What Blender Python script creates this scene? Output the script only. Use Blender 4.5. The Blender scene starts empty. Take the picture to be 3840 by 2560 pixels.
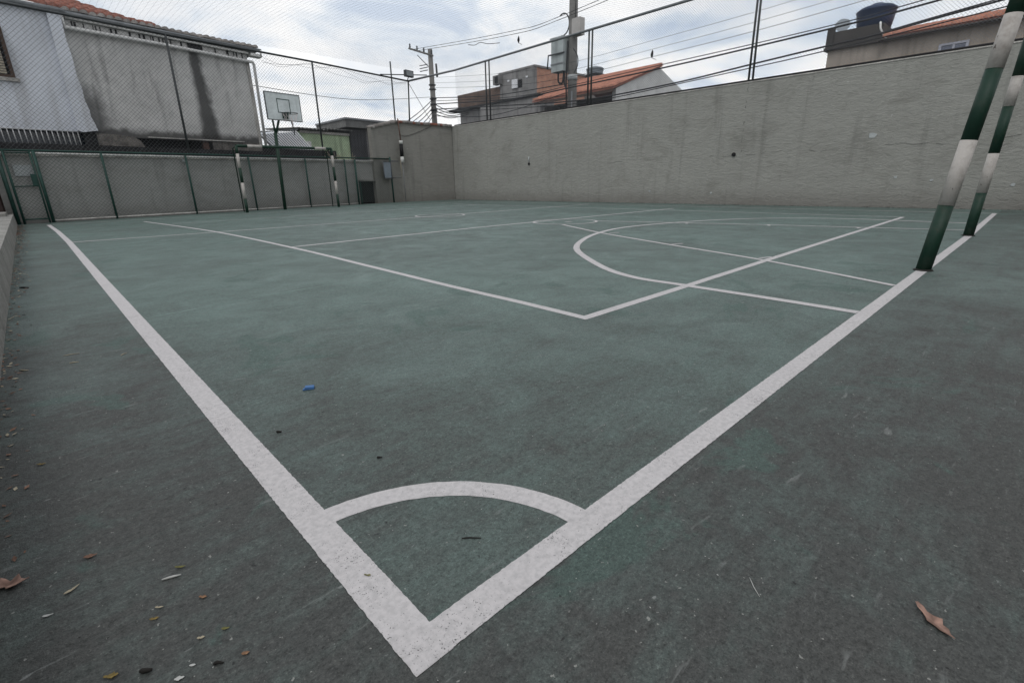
import bpy, math, random
from mathutils import Vector, Matrix
random.seed(7)
S = bpy.context.scene
C = S.collection

# ------------------------------------------------------------------ camera
cam_d = bpy.data.cameras.new('camera'); cam = bpy.data.objects.new('camera', cam_d); C.objects.link(cam)
cam_d.sensor_width = 36; cam_d.lens = 17.204; cam_d.clip_start = 0.02; cam_d.clip_end = 2000
cam.matrix_world = Matrix(((0.72420, 0.22837, -0.65067, 0), (-0.68926, 0.21084, -0.69315, 0),
                           (-0.02110, 0.95047, 0.31010, 0.70), (0, 0, 0, 1)))
S.camera = cam
# ------------------------------------------------------------------ world, sun, exposure
SUN_EL, SUN_AZ = math.radians(55), math.radians(-118)      # azimuth from +Y towards +X
w = bpy.data.worlds.new('World'); S.world = w; w.use_nodes = True
nt = w.node_tree; nt.nodes.clear()
def N(t, kind, **kw):
    n = t.nodes.new(kind)
    for k, v in kw.items(): setattr(n, k, v)
    return n
def ramp(t, pts):
    n = t.nodes.new('ShaderNodeValToRGB'); e = n.color_ramp.elements
    while len(e) < len(pts): e.new(0.5)
    for el, (p, c) in zip(e, pts): el.position = p; el.color = (*c, 1) if len(c) == 3 else c
    return n
def build_world():
    t = nt; L = t.links.new
    sky = N(t, 'ShaderNodeTexSky', sky_type='NISHITA', sun_disc=False)
    sky.sun_elevation = SUN_EL; sky.sun_rotation = SUN_AZ; sky.air_density = 1.0; sky.dust_density = 1.5
    b1 = N(t, 'ShaderNodeBackground'); b1.inputs[1].default_value = 0.11; L(sky.outputs[0], b1.inputs[0])
    tc = N(t, 'ShaderNodeTexCoord'); sx = N(t, 'ShaderNodeSeparateXYZ'); L(tc.outputs['Generated'], sx.inputs[0])
    mz = N(t, 'ShaderNodeMath', operation='MAXIMUM'); L(sx.outputs[2], mz.inputs[0]); mz.inputs[1].default_value = 0.0
    az = N(t, 'ShaderNodeMath', operation='ADD'); L(mz.outputs[0], az.inputs[0]); az.inputs[1].default_value = 0.16
    dx = N(t, 'ShaderNodeMath', operation='DIVIDE'); L(sx.outputs[0], dx.inputs[0]); L(az.outputs[0], dx.inputs[1])
    dy = N(t, 'ShaderNodeMath', operation='DIVIDE'); L(sx.outputs[1], dy.inputs[0]); L(az.outputs[0], dy.inputs[1])
    cv = N(t, 'ShaderNodeCombineXYZ'); L(dx.outputs[0], cv.inputs[0]); L(dy.outputs[0], cv.inputs[1])
    n1 = N(t, 'ShaderNodeTexNoise'); n1.inputs['Scale'].default_value = 1.9; n1.inputs['Detail'].default_value = 9
    n1.inputs['Roughness'].default_value = 0.56; n1.inputs['Distortion'].default_value = 0.5
    L(cv.outputs[0], n1.inputs['Vector'])
    r1 = ramp(t, [(0.33, (0.62, 0.70, 0.82)), (0.42, (0.78, 0.84, 0.91)), (0.49, (0.92, 0.945, 0.975)), (0.57, (1.0, 1.0, 1.0))])
    L(n1.outputs[0], r1.inputs[0])
    n2 = N(t, 'ShaderNodeTexNoise'); n2.inputs['Scale'].default_value = 1.0; n2.inputs['Detail'].default_value = 6
    mp = N(t, 'ShaderNodeMapping'); mp.inputs['Location'].default_value = (7.3, 2.1, 0); L(cv.outputs[0], mp.inputs[0]); L(mp.outputs[0], n2.inputs['Vector'])
    r2 = ramp(t, [(0.36, (0.72, 0.72, 0.72)), (0.54, (1, 1, 1))]); L(n2.outputs[0], r2.inputs[0])
    b2 = N(t, 'ShaderNodeBackground'); b2.inputs[1].default_value = 1.06; L(r1.outputs[0], b2.inputs[0])
    mx = N(t, 'ShaderNodeMixShader'); L(r2.outputs[0], mx.inputs[0]); L(b1.outputs[0], mx.inputs[1]); L(b2.outputs[0], mx.inputs[2])
    o = N(t, 'ShaderNodeOutputWorld'); L(mx.outputs[0], o.inputs[0])
build_world()
sd = bpy.data.lights.new('sun', 'SUN'); sd.energy = 0.8; sd.angle = math.radians(25); sd.color = (1, 0.985, 0.96)
sun = bpy.data.objects.new('sun', sd); C.objects.link(sun)
sdir = Vector((math.sin(SUN_AZ) * math.cos(SUN_EL), math.cos(SUN_AZ) * math.cos(SUN_EL), math.sin(SUN_EL)))
sun.rotation_euler = (-sdir).to_track_quat('-Z', 'Y').to_euler(); sun.location = (0, 0, 30)
S.view_settings.view_transform = 'Standard'; S.view_settings.look = 'None'
S.view_settings.exposure = 0.0; S.view_settings.gamma = 1.0; S.view_settings.use_curve_mapping = False
S.render.engine = 'CYCLES'; S.render.resolution_x = 1024; S.render.resolution_y = 682

# ------------------------------------------------------------------ materials
def mat(name, col, rough=0.8, var=0.18, scale=2.5, fine=60, bump=0.0, bscale=60, spec=0.3, metal=0.0, col2=None, stretch=(1, 1, 1), streak=0.0, streakcol=(0.03, 0.03, 0.028)):
    m = bpy.data.materials.new(name); m.use_nodes = True
    t = m.node_tree; L = t.links.new; b = t.nodes['Principled BSDF']
    b.inputs['Roughness'].default_value = rough; b.inputs['Metallic'].default_value = metal
    b.inputs['Specular IOR Level'].default_value = spec
    tc = N(t, 'ShaderNodeTexCoord'); mp = N(t, 'ShaderNodeMapping'); mp.inputs['Scale'].default_value = stretch
    L(tc.outputs['Object'], mp.inputs[0])
    a = N(t, 'ShaderNodeTexNoise'); a.inputs['Scale'].default_value = scale; a.inputs['Detail'].default_value = 6; a.inputs['Roughness'].default_value = 0.62
    L(mp.outputs[0], a.inputs['Vector'])
    f = N(t, 'ShaderNodeTexNoise'); f.inputs['Scale'].default_value = fine; f.inputs['Detail'].default_value = 3
    L(mp.outputs[0], f.inputs['Vector'])
    lo = [c * (1 - var) for c in col]; hi = [min(1, c * (1 + var)) for c in (col2 or col)]
    r = ramp(t, [(0.3, lo), (0.7, hi)]); L(a.outputs[0], r.inputs[0])
    mx = N(t, 'ShaderNodeMix', data_type='RGBA', blend_type='MULTIPLY'); mx.inputs[0].default_value = 1.0
    rf = ramp(t, [(0.3, (1 - var,) * 3), (0.7, (1 + var * 0.5,) * 3)]); L(f.outputs[0], rf.inputs[0])
    L(r.outputs[0], mx.inputs[6]); L(rf.outputs[0], mx.inputs[7])
    out = mx.outputs[2]
    if streak:
        ms = N(t, 'ShaderNodeMapping'); ms.inputs['Scale'].default_value = (3.0, 3.0, 0.28); L(tc.outputs['Object'], ms.inputs[0])
        sn = N(t, 'ShaderNodeTexNoise'); sn.inputs['Scale'].default_value = 1.4; sn.inputs['Detail'].default_value = 7; L(ms.outputs[0], sn.inputs['Vector'])
        rs = ramp(t, [(0.52, (0, 0, 0)), (0.72, (streak,) * 3)]); L(sn.outputs[0], rs.inputs[0])
        m2 = N(t, 'ShaderNodeMix', data_type='RGBA'); L(rs.outputs[0], m2.inputs[0]); L(out, m2.inputs[6]); m2.inputs[7].default_value = (*streakcol, 1)
        out = m2.outputs[2]
    L(out, b.inputs['Base Color'])
    if bump:
        g = N(t, 'ShaderNodeTexNoise'); g.inputs['Scale'].default_value = bscale; g.inputs['Detail'].default_value = 5
        L(mp.outputs[0], g.inputs['Vector'])
        bp = N(t, 'ShaderNodeBump'); bp.inputs['Strength'].default_value = bump; bp.inputs['Distance'].default_value = 0.02
        L(g.outputs[0], bp.inputs['Height']); L(bp.outputs[0], b.inputs['Normal'])
    return m

def noise(t, vec, scale, detail=5, rough=0.55, dist=0.0):
    n = N(t, 'ShaderNodeTexNoise'); n.inputs['Scale'].default_value = scale; n.inputs['Detail'].default_value = detail
    n.inputs['Roughness'].default_value = rough; n.inputs['Distortion'].default_value = dist; t.links.new(vec, n.inputs['Vector'])
    return n.outputs[0]
def mix(t, fac, a, b, blend='MIX'):
    m = N(t, 'ShaderNodeMix', data_type='RGBA', blend_type=blend)
    for s, v in ((m.inputs[0], fac), (m.inputs[6], a), (m.inputs[7], b)):
        if isinstance(v, (int, float)): s.default_value = v
        elif isinstance(v, tuple): s.default_value = (*v, 1)
        else: t.links.new(v, s)
    return m.outputs[2]
def mth(t, op, a, b=None, c=None):
    m = N(t, 'ShaderNodeMath', operation=op)
    for i, v in enumerate((a, b, c)):
        if v is None: continue
        if isinstance(v, (int, float)): m.inputs[i].default_value = v
        else: t.links.new(v, m.inputs[i])
    return m.outputs[0]
def mapped(t, vec, scale, loc=(0, 0, 0), rot=(0, 0, 0)):
    m = N(t, 'ShaderNodeMapping'); m.inputs['Scale'].default_value = scale; m.inputs['Location'].default_value = loc; m.inputs['Rotation'].default_value = rot
    t.links.new(vec, m.inputs[0]); return m.outputs[0]
def newmat(name, rough, spec=0.3):
    m = bpy.data.materials.new(name); m.use_nodes = True; t = m.node_tree
    b = t.nodes['Principled BSDF']; b.inputs['Roughness'].default_value = rough; b.inputs['Specular IOR Level'].default_value = spec
    v = N(t, 'ShaderNodeTexCoord').outputs['Object']
    return m, t, b, v
def bumpto(t, b, h, strength, dist):
    bp = N(t, 'ShaderNodeBump'); bp.inputs['Strength'].default_value = strength; bp.inputs['Distance'].default_value = dist
    t.links.new(h, bp.inputs['Height']); t.links.new(bp.outputs[0], b.inputs['Normal'])

def floor_material():
    m, t, b, v = newmat('worn_green_court_paint', 0.55, 0.25)
    L = t.links.new
    sp = N(t, 'ShaderNodeSeparateXYZ'); L(v, sp.inputs[0])
    big = noise(t, v, 0.5, 4, 0.6, 0.4); mid = noise(t, v, 2.3, 6, 0.68, 0.6); sm = noise(t, v, 13, 4, 0.7, 0.3)
    fine = noise(t, v, 55, 3, 0.72); grain = noise(t, v, 150, 2, 0.75); grit = noise(t, v, 330, 2, 0.7)
    brush = noise(t, mapped(t, v, (1.3, 10, 1), rot=(0, 0, 0.3)), 2.0, 5, 0.66, 0.35)
    # the paint is walked thin on the run-off outside the goal line, along the kerb and in the corner; near also paints in the light falling off towards the camera
    beh = mth(t, 'MULTIPLY', mth(t, 'LESS_THAN', sp.outputs[1], 0.54), 0.085)
    lef = mth(t, 'MULTIPLY', mth(t, 'LESS_THAN', sp.outputs[0], 0.29), 0.065)
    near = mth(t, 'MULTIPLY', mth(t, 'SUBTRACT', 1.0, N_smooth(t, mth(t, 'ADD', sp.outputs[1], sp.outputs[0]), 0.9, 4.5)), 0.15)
    wear_and_falloff = mth(t, 'ADD', mth(t, 'MULTIPLY', big, 0.28), mth(t, 'MULTIPLY', mid, 0.30))
    wear_and_falloff = mth(t, 'ADD', wear_and_falloff, mth(t, 'ADD', mth(t, 'MULTIPLY', brush, 0.22), mth(t, 'MULTIPLY', sm, 0.20)))
    wear_and_falloff = mth(t, 'ADD', mth(t, 'ADD', wear_and_falloff, mth(t, 'MAXIMUM', beh, lef)), near)
    r = ramp(t, [(0.41, (0, 0, 0)), (0.72, (1, 1, 1))]); L(wear_and_falloff, r.inputs[0])
    green = mix(t, brush, (0.100, 0.150, 0.134), (0.142, 0.196, 0.178))
    grey = mix(t, mid, (0.042, 0.049, 0.0465), (0.074, 0.072, 0.068))
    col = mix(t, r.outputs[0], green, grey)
    # leftover of a deeper green coat with crisp edges
    pt = noise(t, mapped(t, v, (1, 1, 1), loc=(3.1, 5.2, 0)), 1.7, 6, 0.62, 0.8); rp = ramp(t, [(0.60, (0, 0, 0)), (0.635, (0.55,) * 3)]); L(pt, rp.inputs[0])
    col = mix(t, rp.outputs[0], col, (0.058, 0.098, 0.084))
    rf = ramp(t, [(0.30, (0.70,) * 3), (0.5, (1, 1, 1)), (0.72, (1.28,) * 3)]); L(fine, rf.inputs[0]); col = mix(t, 1.0, col, rf.outputs[0], 'MULTIPLY')
    rn = ramp(t, [(0.32, (0.62,) * 3), (0.48, (1, 1, 1)), (0.58, (1.03,) * 3), (0.70, (1.55, 1.54, 1.50))]); L(grain, rn.inputs[0]); col = mix(t, 1.0, col, rn.outputs[0], 'MULTIPLY')
    rg = ramp(t, [(0.30, (0.55,) * 3), (0.46, (1, 1, 1)), (0.60, (1, 1, 1)), (0.72, (1.8,) * 3)]); L(grit, rg.inputs[0]); col = mix(t, 1.0, col, rg.outputs[0], 'MULTIPLY')
    # chalky scuffs and flecks
    sc = noise(t, mapped(t, v, (2.2, 13, 1), rot=(0, 0, -0.45)), 3.0, 5, 0.6, 0.5); rs = ramp(t, [(0.64, (0, 0, 0)), (0.76, (0.45,) * 3)]); L(sc, rs.inputs[0])
    col = mix(t, rs.outputs[0], col, (0.26, 0.27, 0.26))
    s2 = noise(t, mapped(t, v, (6, 20, 1), rot=(0, 0, 0.6)), 4.0, 3, 0.5, 0.3); rs2 = ramp(t, [(0.71, (0, 0, 0)), (0.76, (0.5,) * 3)]); L(s2, rs2.inputs[0])
    col = mix(t, rs2.outputs[0], col, (0.30, 0.31, 0.30))
    fl = noise(t, v, 85, 2, 0.5); rl = ramp(t, [(0.71, (0, 0, 0)), (0.74, (0.75,) * 3)]); L(fl, rl.inputs[0]); col = mix(t, rl.outputs[0], col, (0.27, 0.27, 0.25))
    dk = noise(t, mapped(t, v, (1, 1, 1), loc=(4, 9, 0)), 55, 2, 0.5); rd = ramp(t, [(0.71, (0, 0, 0)), (0.75, (0.85,) * 3)]); L(dk, rd.inputs[0]); col = mix(t, rd.outputs[0], col, (0.018, 0.018, 0.018))
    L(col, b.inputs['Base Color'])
    rr = ramp(t, [(0.3, (0.45,) * 3), (0.7, (0.72,) * 3)]); L(mid, rr.inputs[0]); L(rr.outputs[0], b.inputs['Roughness'])
    bumpto(t, b, mth(t, 'ADD', mth(t, 'MULTIPLY', grit, 0.6), mth(t, 'ADD', fine, grain)), 0.45, 0.004)
    return m
def N_smooth(t, x, a, c):
    n = N(t, 'ShaderNodeMapRange', interpolation_type='SMOOTHSTEP'); t.links.new(x, n.inputs[0])
    n.inputs[1].default_value = a; n.inputs[2].default_value = c; return n.outputs[0]

def line_material(name, bright, hole):
    m, t, b, v = newmat(name, 0.62, 0.25); L = t.links.new
    mid = noise(t, v, 5, 6, 0.6); fine = noise(t, v, 70, 4, 0.65); chip = noise(t, v, 330, 3, 0.6); patch = noise(t, v, 9, 4, 0.6)
    col = mix(t, mid, (bright * .88, bright * .84, bright * .84), (bright, bright * .965, bright * .96))
    rf = ramp(t, [(0.3, (0.8, 0.8, 0.8)), (0.6, (1.04, 1.03, 1.03))]); L(fine, rf.inputs[0]); col = mix(t, 1.0, col, rf.outputs[0], 'MULTIPLY')
    st = noise(t, mapped(t, v, (2, 12, 1), rot=(0, 0, 0.9)), 4, 4, 0.5); rs = ramp(t, [(0.66, (0, 0, 0)), (0.8, (0.4, 0.4, 0.4))]); L(st, rs.inputs[0])
    col = mix(t, rs.outputs[0], col, (0.16, 0.16, 0.155))
    L(col, b.inputs['Base Color'])
    e = mth(t, 'ADD', mth(t, 'MULTIPLY', chip, 0.72), mth(t, 'MULTIPLY', patch, 0.28))
    re = ramp(t, [(hole, (0, 0, 0)), (hole + 0.035, (1, 1, 1))]); L(mth(t, 'SUBTRACT', 1.0, e), re.inputs[0])
    L(re.outputs[0], b.inputs['Alpha'])
    bumpto(t, b, chip, 0.15, 0.002)
    return m

def stucco_material(name, c0, c1, stains=True, along='y'):
    m, t, b, v = newmat(name, 0.9, 0.2); L = t.links.new
    sc = (6, 6, 17)
    tro = noise(t, mapped(t, v, sc), 0.95, 6, 0.66, 0.9); fin = noise(t, v, 45, 4, 0.65); big = noise(t, v, 0.5, 6, 0.6)
    col = mix(t, big, c0, c1)
    rf = ramp(t, [(0.3, (0.90, 0.90, 0.90)), (0.7, (1.05, 1.05, 1.05))]); L(tro, rf.inputs[0]); col = mix(t, 1.0, col, rf.outputs[0], 'MULTIPLY')
    dr = noise(t, mapped(t, v, (2.4, 2.4, 0.16)), 1.6, 7, 0.62); rd = ramp(t, [(0.56, (0, 0, 0)), (0.76, (0.38, 0.38, 0.38))]); L(dr, rd.inputs[0])
    col = mix(t, rd.outputs[0], col, (0.085, 0.083, 0.078))
    dp = noise(t, mapped(t, v, (1, 1, 1.6), loc=(2, 1, 4)), 1.3, 8, 0.68, 0.6); rdp = ramp(t, [(0.5, (0, 0, 0)), (0.72, (0.34,) * 3)]); L(dp, rdp.inputs[0]); col = mix(t, rdp.outputs[0], col, (0.12, 0.115, 0.098))
    sp = N(t, 'ShaderNodeSeparateXYZ'); L(v, sp.inputs[0])
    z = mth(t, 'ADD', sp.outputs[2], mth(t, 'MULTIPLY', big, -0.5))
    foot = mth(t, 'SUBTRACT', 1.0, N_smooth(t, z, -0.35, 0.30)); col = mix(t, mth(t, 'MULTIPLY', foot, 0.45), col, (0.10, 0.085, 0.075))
    flk = noise(t, v, 9, 3, 0.5); rk = ramp(t, [(0.73, (0, 0, 0)), (0.76, (0.75, 0.75, 0.75))]); L(flk, rk.inputs[0])
    col = mix(t, rk.outputs[0], col, (0.42, 0.42, 0.40))
    L(col, b.inputs['Base Color'])
    bumpto(t, b, mth(t, 'ADD', tro, mth(t, 'MULTIPLY', fin, 0.25)), 0.62, 0.04)
    return m

def house_plaster_material():
    m, t, b, v = newmat('grey_mouldy_plaster', 0.9, 0.2); L = t.links.new
    sp = N(t, 'ShaderNodeSeparateXYZ'); L(v, sp.inputs[0]); x, z = sp.outputs[0], sp.outputs[2]
    big = noise(t, v, 0.8, 6, 0.6); mid = noise(t, v, 4, 6, 0.65); drip = noise(t, mapped(t, v, (2.6, 2.6, 0.3)), 1.8, 6, 0.6)
    col = mix(t, big, (0.42, 0.412, 0.40), (0.64, 0.628, 0.61))
    rm = ramp(t, [(0.3, (0.82,) * 3), (0.7, (1.1,) * 3)]); L(mid, rm.inputs[0]); col = mix(t, 1.0, col, rm.outputs[0], 'MULTIPLY')
    rd = ramp(t, [(0.56, (0, 0, 0)), (0.78, (0.58,) * 3)]); L(drip, rd.inputs[0]); col = mix(t, rd.outputs[0], col, (0.07, 0.068, 0.065))
    # long black leak stain under the eave, widening downwards
    cxx = mth(t, 'ADD', mth(t, 'MULTIPLY', mth(t, 'SUBTRACT', 2.7, z), 0.03), 3.20)
    d = mth(t, 'ABSOLUTE', mth(t, 'SUBTRACT', mth(t, 'ADD', x, mth(t, 'ADD', mth(t, 'MULTIPLY', mid, 0.22), mth(t, 'MULTIPLY', drip, 0.16))), cxx))
    wd = mth(t, 'ADD', 0.10, mth(t, 'MULTIPLY', mth(t, 'SUBTRACT', 2.7, z), 0.045))
    s = mth(t, 'SUBTRACT', 1.0, N_smooth(t, mth(t, 'DIVIDE', d, wd), 0.55, 1.7))
    col = mix(t, mth(t, 'MULTIPLY', s, 0.88), col, (0.035, 0.034, 0.033))
    # mould climbing from the broken foot of the wall
    zz = mth(t, 'ADD', z, mth(t, 'MULTIPLY', mid, -0.42)); ft = mth(t, 'SUBTRACT', 1.0, N_smooth(t, zz, -0.08, 0.13))
    col = mix(t, mth(t, 'MULTIPLY', ft, 0.85), col, (0.03, 0.028, 0.026))
    # patch of mould beside the white strip
    dx = mth(t, 'SUBTRACT', x, 0.25); dz = mth(t, 'MULTIPLY', mth(t, 'SUBTRACT', z, 0.55), 0.5)
    rr = mth(t, 'ADD', mth(t, 'SQRT', mth(t, 'ADD', mth(t, 'MULTIPLY', dx, dx), mth(t, 'MULTIPLY', dz, dz))), mth(t, 'MULTIPLY', mid, 0.3))
    s2 = mth(t, 'SUBTRACT', 1.0, N_smooth(t, rr, 0.25, 0.62)); col = mix(t, mth(t, 'MULTIPLY', s2, 0.7), col, (0.05, 0.049, 0.047))
    L(col, b.inputs['Base Color']); bumpto(t, b, mid, 0.5, 0.02)
    return m

def brick_material():
    m, t, b, v = newmat('hollow_clay_brick', 0.9, 0.15); L = t.links.new
    sw = mapped(t, v, (1, 1, 1), rot=(math.radians(90), 0, 0))
    br = N(t, 'ShaderNodeTexBrick'); L(sw, br.inputs['Vector']); br.inputs['Scale'].default_value = 3.4
    br.inputs['Color1'].default_value = (0.60, 0.27, 0.165, 1); br.inputs['Color2'].default_value = (0.50, 0.215, 0.13, 1); br.inputs['Mortar'].default_value = (0.40, 0.33, 0.28, 1)
    br.inputs['Mortar Size'].default_value = 0.03
    ds = noise(t, v, 2.0, 6, 0.65); rd = ramp(t, [(0.4, (0.7,) * 3), (0.65, (1.08,) * 3)]); L(ds, rd.inputs[0])
    L(mix(t, 1.0, br.outputs[0], rd.outputs[0], 'MULTIPLY'), b.inputs['Base Color'])
    bumpto(t, b, br.outputs[1], -0.5, 0.02)
    return m

def band_paint(name, col, rust):
    m, t, b, v = newmat(name, 0.55, 0.3); L = t.links.new
    big = noise(t, v, 9, 6, 0.65); fin = noise(t, v, 70, 5, 0.7); chip = noise(t, mapped(t, v, (1, 1, .6)), 32, 5, 0.62)
    c = mix(t, fin, tuple(x * .78 for x in col), tuple(x * 1.08 for x in col))
    g = ramp(t, [(0.48, (0, 0, 0)), (0.70, (rust * .6,) * 3)]); L(big, g.inputs[0]); c = mix(t, g.outputs[0], c, (0.13, 0.105, 0.085))
    r = ramp(t, [(0.66, (0, 0, 0)), (0.69, (rust,) * 3)]); L(chip, r.inputs[0])
    L(mix(t, r.outputs[0], c, (0.055, 0.035, 0.025)), b.inputs['Base Color'])
    bumpto(t, b, mth(t, 'ADD', fin, chip), 0.2, 0.002)
    return m

M = dict(
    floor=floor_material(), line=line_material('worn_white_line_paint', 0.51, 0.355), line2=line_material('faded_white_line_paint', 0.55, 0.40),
    faint=mat('pale_joint_filler', (0.175, 0.235, 0.215), 0.8, 0.25, 6), earth=mat('bare_street_asphalt', (0.07, 0.07, 0.068), 0.9, 0.2, 1, bump=0.3),
    stuccoR=stucco_material('grey_trowelled_stucco', (0.262, 0.261, 0.240), (0.352, 0.349, 0.320)),
    stuccoL=stucco_material('dark_grey_trowelled_stucco', (0.265, 0.264, 0.250), (0.410, 0.403, 0.382)),
    stuccoS=stucco_material('olive_grey_shed_stucco', (0.195, 0.191, 0.173), (0.280, 0.271, 0.246)),
    coping=mat('weathered_coping', (0.46, 0.44, 0.41), 0.9, 0.3, 3, bump=0.4, streak=0.4), black=mat('black_mould_concrete', (0.025, 0.025, 0.026), 0.9, 0.5, 4, bump=0.4),
    kerb=mat('kerb_concrete', (0.25, 0.243, 0.225), 0.9, 0.28, 4, bump=0.5, bscale=40, streak=0.35),
    green=band_paint('green_pole_paint', (0.008, 0.034, 0.021), 0.25), white=band_paint('grubby_white_pole_paint', (0.46, 0.43, 0.40), 0.8),
    fgreen=mat('dark_green_fence_paint', (0.014, 0.048, 0.038), 0.5, 0.3, 8), wire=mat('dull_mesh_wire', (0.09, 0.095, 0.10), 0.6, 0.2),
    gwire=mat('green_mesh_wire', (0.07, 0.085, 0.08), 0.6, 0.2), cord=mat('grey_net_cord', (0.24, 0.25, 0.27), 0.8, 0.1),
    steel=mat('dark_painted_steel', (0.055, 0.06, 0.062), 0.55, 0.3, 8, metal=0.2), galv=mat('galvanised_steel', (0.20, 0.21, 0.22), 0.5, 0.2, 8, metal=0.4),
    plaster=house_plaster_material(), whitewall=mat('bluish_white_plaster', (0.66, 0.68, 0.73), 0.85, 0.13, 1.2, bump=0.25, streak=0.35, streakcol=(0.27, 0.25, 0.23)),
    pvc=mat('old_white_pipe', (0.68, 0.67, 0.65), 0.5, 0.15, 4, streak=0.25), gutter=mat('grey_gutter', (0.20, 0.21, 0.22), 0.6, 0.25, 4),
    greytile=mat('dirty_grey_roof_tile', (0.25, 0.23, 0.215), 0.9, 0.4, 3, bump=0.4), redtile=mat('faded_red_roof_tile', (0.27, 0.115, 0.085), 0.9, 0.35, 2.5, bump=0.4),
    orangetile=mat('orange_clay_roof_tile', (0.47, 0.215, 0.15), 0.85, 0.3, 3, bump=0.3), darkvoid=mat('unlit_interior', (0.012, 0.012, 0.013), 0.9, 0.2),
    glass=mat('dark_blue_glass', (0.02, 0.028, 0.04), 0.15, 0.2, spec=0.6), wood=mat('brown_window_frame', (0.075, 0.048, 0.036), 0.7, 0.3, 8),
    louvre=mat('beige_louvre', (0.38, 0.34, 0.27), 0.6, 0.2, 5), bar=mat('white_grille_bar', (0.55, 0.55, 0.55), 0.5, 0.15),
    rubble=mat('crumbling_masonry', (0.17, 0.155, 0.14), 0.95, 0.55, 6, bump=0.9, bscale=14), greenwall=mat('pale_green_house_paint', (0.42, 0.52, 0.34), 0.85, 0.2, 2, streak=0.3),
    fibre=mat('fibre_cement_sheet', (0.17, 0.17, 0.165), 0.9, 0.3, 3, bump=0.2), door=mat('dark_grey_metal_sheet', (0.045, 0.046, 0.05), 0.6, 0.3, 3),
    white2=mat('white_sheet', (0.72, 0.73, 0.75), 0.6, 0.1), board=mat('weathered_white_backboard', (0.60, 0.64, 0.64), 0.6, 0.18, 3, streak=0.3),
    net=mat('hoop_net_cord', (0.55, 0.5, 0.5), 0.9, 0.2), brick=brick_material(), greyplaster=mat('stained_grey_render', (0.235, 0.23, 0.225), 0.9, 0.3, 1.2, streak=0.6),
    darkbrick=mat('blackened_parapet_brick', (0.14, 0.095, 0.075), 0.9, 0.45, 1.6, streak=0.8), gable=mat('pale_gable_plaster', (0.55, 0.55, 0.54), 0.9, 0.15, 3, bump=0.3),
    beige=mat('beige_house_plaster', (0.36, 0.315, 0.27), 0.9, 0.2, 1.5, streak=0.4), porch=mat('dark_porch_wall', (0.045, 0.05, 0.035), 0.9, 0.5, 2),  # porch wall is a mottled dark green-brown
    conc=mat('pole_concrete', (0.17, 0.165, 0.155), 0.9, 0.25, 3, bump=0.3, streak=0.4), box=mat('pale_grey_metal_box', (0.38, 0.42, 0.42), 0.5, 0.15, 4, streak=0.4),
    pbox=mat('pale_plastic_box', (0.42, 0.40, 0.38), 0.5, 0.12), cable=mat('black_cable', (0.012, 0.012, 0.013), 0.6, 0.2), tank=mat('blue_water_tank', (0.012, 0.032, 0.085), 0.4, 0.25, spec=0.4),
    gtank=mat('grey_water_tank', (0.27, 0.30, 0.33), 0.6, 0.2), darkwall=mat('weathered_parapet_and_eave_shade', (0.06, 0.054, 0.05), 0.9, 0.4, 3), pane=mat('pale_blue_pane', (0.16, 0.175, 0.22), 0.3, 0.15), winblue=mat('bluish_window_frame', (0.40, 0.41, 0.47), 0.5, 0.1),
    rust=mat('rusty_pipe', (0.12, 0.07, 0.055), 0.8, 0.4, 8), padblack=mat('black_wrap', (0.012, 0.012, 0.013), 0.7, 0.2), padwhite=mat('white_wrap', (0.55, 0.55, 0.52), 0.7, 0.12),
    notice=mat('grey_blue_board', (0.20, 0.23, 0.26), 0.5, 0.15), plate=mat('pale_sign_plate', (0.40, 0.42, 0.42), 0.5, 0.15), lamp=mat('floodlight_glass', (0.22, 0.24, 0.25), 0.2, 0.1),
    leafb=mat('dry_brown_leaf', (0.20, 0.115, 0.08), 0.8, 0.35, 60, bump=0.3), leafy=mat('yellow_leaf', (0.20, 0.145, 0.045), 0.7, 0.3, 60), leafo=mat('olive_leaf', (0.16, 0.15, 0.05), 0.7, 0.3, 60),
    leafp=mat('pinkish_dry_leaf', (0.26, 0.16, 0.125), 0.8, 0.35, 50), leaft=mat('orange_tan_leaf', (0.24, 0.135, 0.075), 0.7, 0.3, 60), twig=mat('dark_twig', (0.02, 0.018, 0.016), 0.9, 0.3),
    stick=mat('bleached_stick', (0.45, 0.45, 0.43), 0.7, 0.15), straw=mat('pale_straw', (0.38, 0.33, 0.24), 0.8, 0.2), blue=mat('bright_blue_plastic', (0.045, 0.13, 0.30), 0.5, 0.1, spec=0.5),
    rusty=mat('dark_reddish_metal', (0.028, 0.016, 0.014), 0.7, 0.4, 4))

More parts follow.
